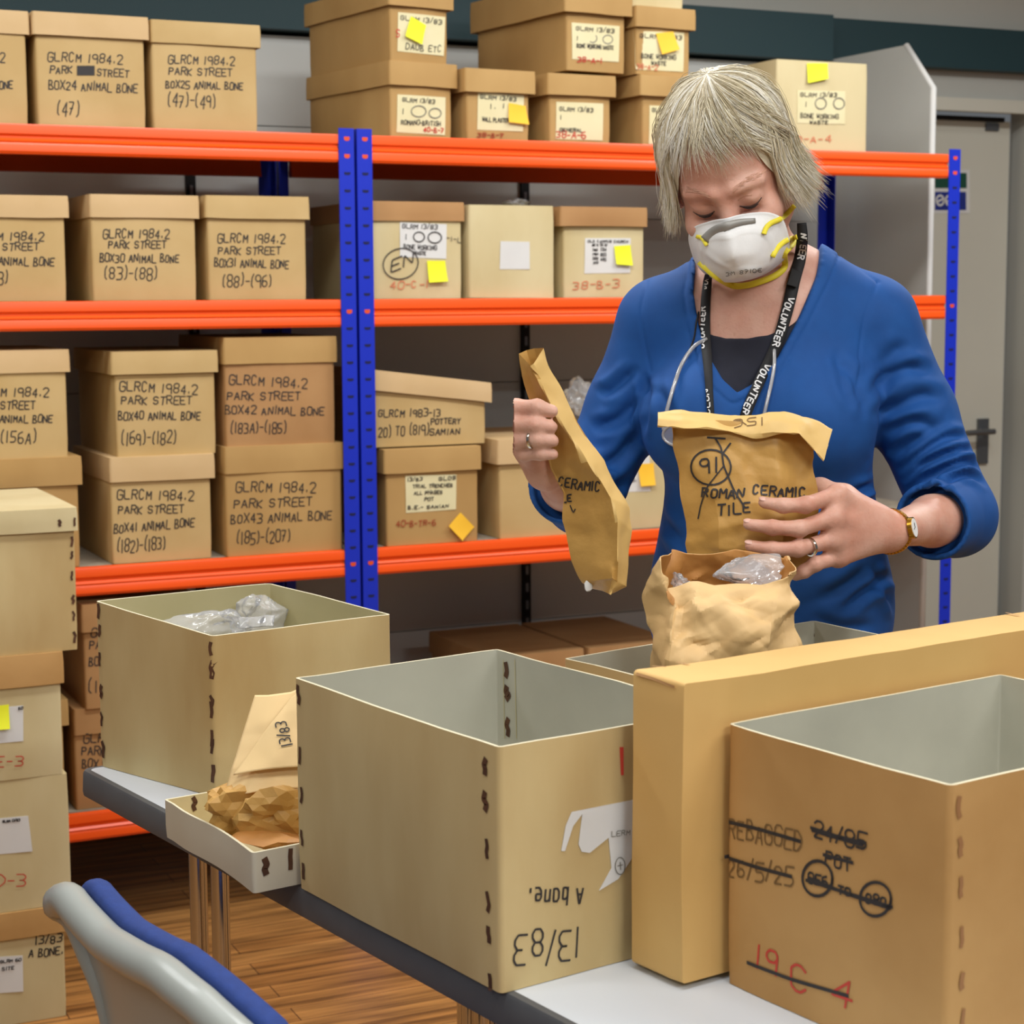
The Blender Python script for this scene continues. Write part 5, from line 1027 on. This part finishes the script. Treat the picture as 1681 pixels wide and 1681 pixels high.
# --- face mask with straps and nose clip
MC = (0, -.064)
def mask_pt(rho, an, lift=0):
    ca, sa = math.cos(an), math.sin(an); hx = .0670; hy = .051 if sa > 0 else .050; sq = 1-.10*math.cos(4*an)*.5
    x, y = hx*rho*ca*sq, MC[1]+hy*rho*sa*sq; y += .010*rho*rho*max(0, sa)*math.exp(-(x/.022)**2); e = .0885-6.2*x*x+.014*math.exp(-(x/.016)**2)*max(0, min(1, (y+.075)/.05))-(4.2*(y-MC[1])**2 if sa < 0 else -1.5*(y-MC[1])**2)
    dome = .042*(1-min(1, rho/.93)**2.6); emb = .0022*math.exp(-((rho-.72)/.025)**2)-.0012*math.exp(-((rho-.80)/.03)**2)+.0014*math.exp(-((rho-.93)/.03)**2)+sum(.0016*math.exp(-(math.sin((an-a_)/2)*rho/.035)**2) for a_ in (R(-38), R(-70), R(-118), R(80), R(150)))*min(1, rho*3)*(rho < .72)
    return HL(x, y, e+dome+emb+lift)
na, nr = 64, 26; v = []; f = []
for j in range(nr):
    for i in range(na): v.append(mask_pt(.02+.98*j/(nr-1), 2*math.pi*i/na))
f = [(j*na+i, j*na+(i+1) % na, (j+1)*na+(i+1) % na, (j+1)*na+i) for j in range(nr-1) for i in range(na)]+[tuple(range(na))]
v = np.array(v); v = v+HA[2]*(.0016*(vnoise(v*60)-.5)+.0034*(vnoise(v*26+4)-.5)+.0018*(1-np.abs(2*vnoise(v*34+np.array([2., 5, 1]))-1)))[:, None]
o = obj('face_mask', v, f, mat('white_mask', (226, 226, 224), .7, (232, 232, 230), 60, bump=.05, bscale=300), wm, smooth=True); md = o.modifiers.new('felt', 'SOLIDIFY'); md.thickness = .001; md.offset = 0
MASK = o; MV, MF = v, f
ALLV = np.vstack([BODY[0], SH[0], MV]); ALLF = [tuple(q) for q in BODY[1].tolist()]+[tuple(q) for q in (SH[1]+len(BODY[0])).tolist()]+[tuple(np.array(q)+len(BODY[0])+len(SH[0])) for q in MF]
BVA = BVHTree.FromPolygons([tuple(x) for x in ALLV], ALLF)
def hit(x, y, lift=.003, miss=None):
    d = ray(x, y); dn = d/np.linalg.norm(d); h = BVA.ray_cast(Vector(C0), Vector(dn))[0]
    return W(x, y, miss) if h is None else np.array(h)-dn*lift
def strap(name, pts, wpx, m, lift=.0045, parent=MASK, miss=2.4, th=.0012, n=None, relax=3):
    q = catmull(np.array(pts, float), 6); P = np.array([hit(x, y, lift, miss) for x, y in q])
    dep = np.linalg.norm(P-C0, axis=1); d0 = dep.copy()
    for _ in range(relax): dep = np.minimum(d0, np.r_[dep[0], (dep[:-2]+2*dep[1:-1]+dep[2:])/4, dep[-1]])
    P = C0+(P-C0)/np.linalg.norm(P-C0, axis=1)[:, None]*dep[:, None]
    t = np.gradient(P, axis=0); t /= np.linalg.norm(t, axis=1)[:, None]+1e-9; vd = (P-C0)/dep[:, None]; s_ = np.cross(t, vd); s_ /= np.linalg.norm(s_, axis=1)[:, None]+1e-9
    wd = np.array(wpx if hasattr(wpx, '__len__') else [wpx]*2, float); wd = np.interp(np.linspace(0, 1, len(P)), np.linspace(0, 1, len(wd)), wd)/FPX*dep/2
    v = np.vstack([P+s_*wd[:, None], P+vd*th*.0, P-s_*wd[:, None]]); k = len(P); f = [(i, i+1, k+i+1, k+i) for i in range(k-1)]+[(k+i, k+i+1, 2*k+i+1, 2*k+i) for i in range(k-1)]
    o = obj(name, v, f, m, parent, smooth=True); md = o.modifiers.new('web', 'SOLIDIFY'); md.thickness = th; md.offset = 0; return o, v, f
M['strap'] = mat('yellow_elastic', (230, 214, 52), .6)
strap('nose_clip', [(1159, 396), (1172, 382), (1190, 372), (1214, 365), (1240, 362)], [22, 18, 12, 8], mat('grey_clip', (150, 148, 142), .45, metal=.2), lift=.003)
strap('mask_strap', [(1254, 384), (1258, 374), (1266, 366), (1285, 357), (1304, 338)], 8, M['strap'])
strap('mask_strap', [(1268, 422), (1276, 408), (1286, 398), (1298, 392), (1308, 389)], 8, M['strap'])
strap('mask_strap', [(1306, 390), (1300, 402), (1288, 416), (1288, 438), (1273, 452), (1246, 463), (1222, 469), (1200, 468), (1173, 452), (1148, 430)], 10, M['strap'], miss=2.40)
strap('mask_strap', [(1143, 388), (1152, 391), (1160, 403)], 6, M['strap'])
drape(MV, MF, px_text('3M 8710E', 1192, 453, 1250, 446, 6, 1.3), M['ink_grey'], 'mask_print', MASK, e=.0035)
# --- hair: a short bob of many strands
M['hair_mid'] = mat('hair_blonde_grey', (222, 212, 184), .45, spec=.45); M['hair_light'] = mat('hair_silver', (240, 236, 224), .42, spec=.5); M['hair_dark'] = mat('hair_ash', (188, 174, 142), .5, spec=.4)
rs = np.random.RandomState(11); hv = []; hf = []; hm = []
CB, RA, RB, RC = .038, .0815, .094, .098
def hair_pt(ph, s, be, lift, flare):
    if s < 1:
        th = s*math.pi/2; lat = math.sin(th); b = CB+RB*math.cos(th); k = 1+lift*min(1, s/.35)
        return np.array([math.sin(ph)*RA*lat*k, CB+(b-CB)*k, math.cos(ph)*RC*lat*k-.014-.012*(1-lat)])
    u = s-1; q = 1+lift+flare*u*u; return np.array([math.sin(ph)*RA*q, CB+(be-CB)*u, math.cos(ph)*RC*q-.014])
def endb(ph):
    a = abs(ph)
    if a < .75: return .026+.010*math.cos(ph*4) - (.012 if ph > .3 else 0)
    if a < 1.05: return np.interp(a, [.75, 1.05], [.018, -.036])
    return np.interp(a, [1.05, 1.8, 3.2], [-.040, -.045, -.075])
nclump = 420
for c in range(nclump):
    ph0 = rs.uniform(-math.pi, math.pi); front = abs(ph0) < .95
    if front: sw = rs.uniform(.3, 1.15) if ph0 > .0 else (rs.uniform(-.5, .9) if ph0 > -.4 else -rs.uniform(.1, .8))
    else: sw = rs.uniform(-.15, .2)
    if front and rs.rand() < .34: continue
    mt = rs.choice([0, 1, 2], p=[.52, .30, .18]) if not (-.9 < ph0 < -.1) else rs.choice([0, 1, 2], p=[.35, .6, .05])
    s0c = rs.uniform(.07, .60) if front else rs.uniform(.07, .85); lf0 = rs.uniform(.0, .06); fl0 = rs.uniform(.02, .14)
    phf = ph0+sw; sef = rs.uniform(.72, .97); bef = rs.randn()*.006
    if 1.0 < phf < 2.4: fl0 += rs.uniform(.06, .30)
    if -1.9 < phf < -1.0: fl0 += rs.uniform(.0, .12)
    fly = rs.rand() < .07
    for k in range(13):
        ph = ph0+rs.randn()*.05; lf = lf0+rs.uniform(-.008, .014)+(abs(rs.randn())*.05 if fly else 0); s0 = np.clip(s0c+rs.randn()*.06, .0, .92); fl = fl0+rs.randn()*.035; wob = rs.randn(3)*(.004 if fly else .0014); ww = rs.uniform(3, 9); pp = rs.rand()*6; swk = sw+rs.randn()*.06; se = sef+rs.randn()*.05; bj = rs.randn()*.006
        pts = []; n = 16; ph_end = ph+swk; side = abs(ph_end) > .88; s1_ = 1.98 if side else se
        be = (endb(math.copysign(max(abs(ph_end), 1.0), ph_end)) if side else .03)+bef+bj
        for i in range(n):
            u = i/(n-1); s_ = s0+(s1_-s0)*u; phs = ph+swk*min(1, max(0, (s_-s0)/max(.2, 1.0-s0)))**1.25
            q = hair_pt(phs, s_, be, lf*min(1, u*4+.2), fl)+wob*math.sin(ww*u+pp)*u
            if not side: q[2] += .006*u*u
            pts.append(HL(*q))
        pts = np.array(pts); t = np.gradient(pts, axis=0); t /= np.linalg.norm(t, axis=1)[:, None]+1e-9; a = np.cross(t, HA[2]+.3*HA[0]); a /= np.linalg.norm(a, axis=1)[:, None]+1e-9; b_ = np.cross(t, a)
        r0 = rs.uniform(.0004, .00085)*(.8 if not side else 1); base = sum(map(len, hv)); rad = r0*np.interp(np.linspace(0, 1, n), [0, .2, .7, 1], [.6, 1, .7, .12])[:, None]
        ring = np.stack([pts+rad*(math.cos(x)*a+math.sin(x)*b_) for x in (0, 2.094, 4.189)], 1).reshape(-1, 3); hv.append(ring)
        hf += [(base+3*i+j, base+3*i+(j+1) % 3, base+3*i+3+(j+1) % 3, base+3*i+3+j) for i in range(n-1) for j in range(3)]; hm += [mt if rs.rand() < .8 else rs.randint(3)]*(3*(n-1))
nb, npz = 72, 22; base = sum(map(len, hv)); cap = []
for j in range(npz):
    for i in range(nb):
        ph = -math.pi+2*math.pi*i/nb; fr_ = np.interp(abs(ph), [.55, 1.15], [0, 1]); s = .01+(.62+(1.9-.62)*fr_)*j/(npz-1); e_ = endb(math.copysign(max(abs(ph), 1.05), ph))+.006; cap.append(HL(*hair_pt(ph, s, e_, -.012, .05 if abs(ph) > .9 else 0)))
hv.append(np.array(cap)); hf += [(base+j*nb+i, base+j*nb+(i+1) % nb, base+(j+1)*nb+(i+1) % nb, base+(j+1)*nb+i) for j in range(npz-1) for i in range(nb)]+[tuple(base+i for i in range(nb))]; hm += [0]*(nb*(npz-1)+1)
obj('hair', np.vstack(hv), hf, [M['hair_mid'], M['hair_light'], M['hair_dark']], wm, hm, smooth=True, fixn=False)
# --- lanyard, spectacles on a cord, watch, rings
M['web'] = mat('black_webbing', (20, 20, 22), .7); M['web_text'] = mat('white_print', (225, 225, 225), .7); M['cord'] = M['black']; M['gold'] = mat('gold', (214, 164, 62), .25, metal=1); M['silver'] = mat('silver', (205, 200, 190), .2, metal=1); M['dial'] = mat('white_dial', (235, 235, 232), .4)
o, lv, lf1 = strap('lanyard', [(1163, 452), (1161, 466), (1158, 500), (1158, 550), (1162, 600), (1165, 650), (1168, 700)], [12, 15, 16, 16, 12, 11], M['web'], parent=wm, lift=.004, miss=2.45, th=.0015, relax=8)
drape(lv, lf1, px_text('VOLUNTEER', 1155, 580, 1158, 504, 9, 2.3)+px_text('VOLU', 1161, 476, 1165, 444, 8, 2.1)+px_text('VOLUN', 1166, 690, 1163, 640, 7, 2), M['web_text'], 'lanyard_print', o, e=.0022)
o, rv, rf1 = strap('lanyard', [(1316, 366), (1317, 390), (1313, 425), (1304, 458), (1293, 506), (1276, 562), (1252, 615), (1230, 665), (1218, 700)], [15, 18, 20, 20, 19, 17, 18, 17], M['web'], parent=wm, lift=.005, miss=2.45, th=.0015, relax=8)
drape(rv, rf1, px_text('NTEER', 1316, 384, 1310, 424, 10, 2.4)+px_text('VOLUNTEER', 1293, 487, 1268, 566, 10, 2.4)+px_text('VOLUNTEER', 1255, 596, 1217, 676, 10, 2.4), M['web_text'], 'lanyard_print', o, e=.0025)
bc = hit(1304, 456, .009, 2.45); ux = np.array(hit(1302, 462, .009, 2.45))-np.array(hit(1307, 446, .009, 2.45)); ux /= np.linalg.norm(ux); uz = -ray(1304, 456)/np.linalg.norm(ray(1304, 456)); uy = np.cross(uz, ux)
mb = MB(); mb.box(lambda x, y, z: bc+ux*x+uy*y+uz*z, -.013, .013, -.0085, .0085, -.002, .003); o = mb.build('lanyard_buckle', M['web'], o); bv = o.modifiers.new('b', 'BEVEL'); bv.width = .0015; bv.segments = 2
mb = MB()
for cx in (1124, 1212): mb.tube([hit(cx+36*math.cos(a), 714+20*math.sin(a), .012, 2.42) for a in np.linspace(0, 2*math.pi, 25)], .002, 6)
mb.tube([hit(x, y, .013, 2.42) for x, y in ((1158, 706), (1168, 701), (1178, 706))], .002, 6); SPEC = mb.build('spectacles', M['clear_frame'], wm, smooth=True)
for cx in (1124, 1212):
    P = [hit(cx+35*math.cos(a), 714+19*math.sin(a), .012, 2.42) for a in np.linspace(0, 2*math.pi, 21)[:20]]; obj('spectacle_lens', P, [tuple(range(20))], M['clear'], SPEC)
for q, r_ in (([(1160, 556), (1138, 570), (1119, 598), (1108, 628), (1099, 658), (1091, 690), (1089, 706)], .0027), ([(1271, 574), (1271, 600), (1266, 630), (1259, 660), (1252, 690), (1247, 706)], .0025)):
    mb = MB(); mb.tube(catmull([hit(x, y, .008, 2.45) for x, y in q], 5), r_, 8); mb.build('spectacle_arm', M['clear_frame'], SPEC, smooth=True)
for q in ([(1147, 512), (1143, 530), (1139, 556), (1128, 585)], [(1280, 548), (1274, 566), (1270, 580)]):
    mb = MB(); mb.tube(catmull([hit(x, y, .004, 2.46) for x, y in q], 5), .0012, 6); mb.build('spectacle_cord', M['cord'], SPEC, smooth=True)
ax = (WRL-ELL)/np.linalg.norm(WRL-ELL); wc = WRL+ax*.002; e1 = np.cross(ax, [0, 0, 1.]); e1 /= np.linalg.norm(e1); e2 = np.cross(e1, ax); rw = .0272
if e1[1] > 0: e1 = -e1
mb = MB(); P = [wc+(math.cos(a)*e1+math.sin(a)*e2)*(rw+.0022)+ax*.004*math.cos(a) for a in np.linspace(0, 2*math.pi, 41)]
for i in range(40):
    a = 2*math.pi*i/40; n_ = math.cos(a)*e1+math.sin(a)*e2; b = 2*math.pi*(i+.8)/40; n2 = math.cos(b)*e1+math.sin(b)*e2
    v = []
    for nn in (n_, n2):
        for o_ in (rw-.001, rw+.002):
            for s_ in (-.0034, .0034): v.append(wc+nn*o_+ax*s_)
    mb.add(v, [(0, 1, 3, 2), (4, 6, 7, 5), (0, 4, 5, 1), (2, 3, 7, 6), (0, 2, 6, 4), (1, 5, 7, 3)])
WS = mb.build('watch_strap', M['gold'], wm)
a0 = R(12); nn = math.cos(a0)*e1+math.sin(a0)*e2; tt = -math.sin(a0)*e1+math.cos(a0)*e2; fc_ = wc+nn*(rw+.0015)
def disc(r1, r2, h0, h1): 
    k = 24; v = [fc_+ax*r1*math.cos(2*math.pi*i/k)+tt*r2*math.sin(2*math.pi*i/k)+nn*h for h in (h0, h1) for i in range(k)]; return v, [tuple(range(k))[::-1], tuple(range(k, 2*k))]+[(i, (i+1) % k, k+(i+1) % k, k+i) for i in range(k)]
v, f = disc(.0105, .0135, -.002, .0035); obj('watch_case', v, f, M['gold'], WS, smooth=True, sharp=40)
v, f = disc(.0088, .0118, .003, .0042); obj('watch_dial', v, f, M['dial'], WS, smooth=True, sharp=40)
mb = MB(); mb.tube([fc_+nn*.0045, fc_+nn*.0045+tt*.006], .0004, 5); mb.tube([fc_+nn*.0045, fc_+nn*.0045+ax*.004-tt*.002], .0004, 5); mb.build('watch_hands', M['black'], WS)
def ring(c, d, r, m):
    d = d/np.linalg.norm(d); a = np.cross(d, [0, 0, 1.]); a /= np.linalg.norm(a); b = np.cross(d, a); k = 28; mb = MB()
    P = [c+(math.cos(2*math.pi*i/k)*a+math.sin(2*math.pi*i/k)*b)*r for i in range(k+1)]; v = []
    for i in range(k):
        n_ = (P[i]-c)/r
        for o_, s_ in ((-.0008, -.002), (.0010, -.0016), (.0012, 0), (.0010, .0016), (-.0008, .002)): v.append(P[i]+n_*o_+d*s_)
    f = [(i*5+j, i*5+(j+1) % 5, ((i+1) % k)*5+(j+1) % 5, ((i+1) % k)*5+j) for i in range(k) for j in range(5)]; return obj('ring', v, f, m, wm, smooth=True, sharp=50)
ring(W(1330, 898, 2.230), W(1366, 886, 2.252)-W(1310, 901, 2.222), .0106, M['silver'])
ring(W(873, 721, 2.2155), W(882, 721, 2.213)-W(847, 721, 2.226), .0108, M['silver'])
# nails
M['nail'] = mat('nail', (226, 182, 166), .3)
for (x0, y0, Y0), (x1, y1, Y1) in (((1286, 830, 2.222), (1254, 825, 2.226)), ((1268, 866, 2.219), (1229, 861, 2.224)), ((1268, 901, 2.221), (1231, 896, 2.226))):
    a, b = W(x0, y0, Y0), W(x1, y1, Y1); d = (b-a)/np.linalg.norm(b-a); up = np.array([-.1, -.45, .85]); up -= d*(up@d); up /= np.linalg.norm(up); sd = np.cross(d, up)
    bm = bmesh.new(); bmesh.ops.create_icosphere(bm, subdivisions=2, radius=1); v = np.array([q.co[:] for q in bm.verts]); f = [[w_.index for w_ in q.verts] for q in bm.faces]; bm.free()
    obj('fingernail', b+d*.001+up*.0052+v[:, :1]*d*.0062+v[:, 1:2]*sd*.0046+v[:, 2:]*up*.0019, f, M['nail'], wm, smooth=True)
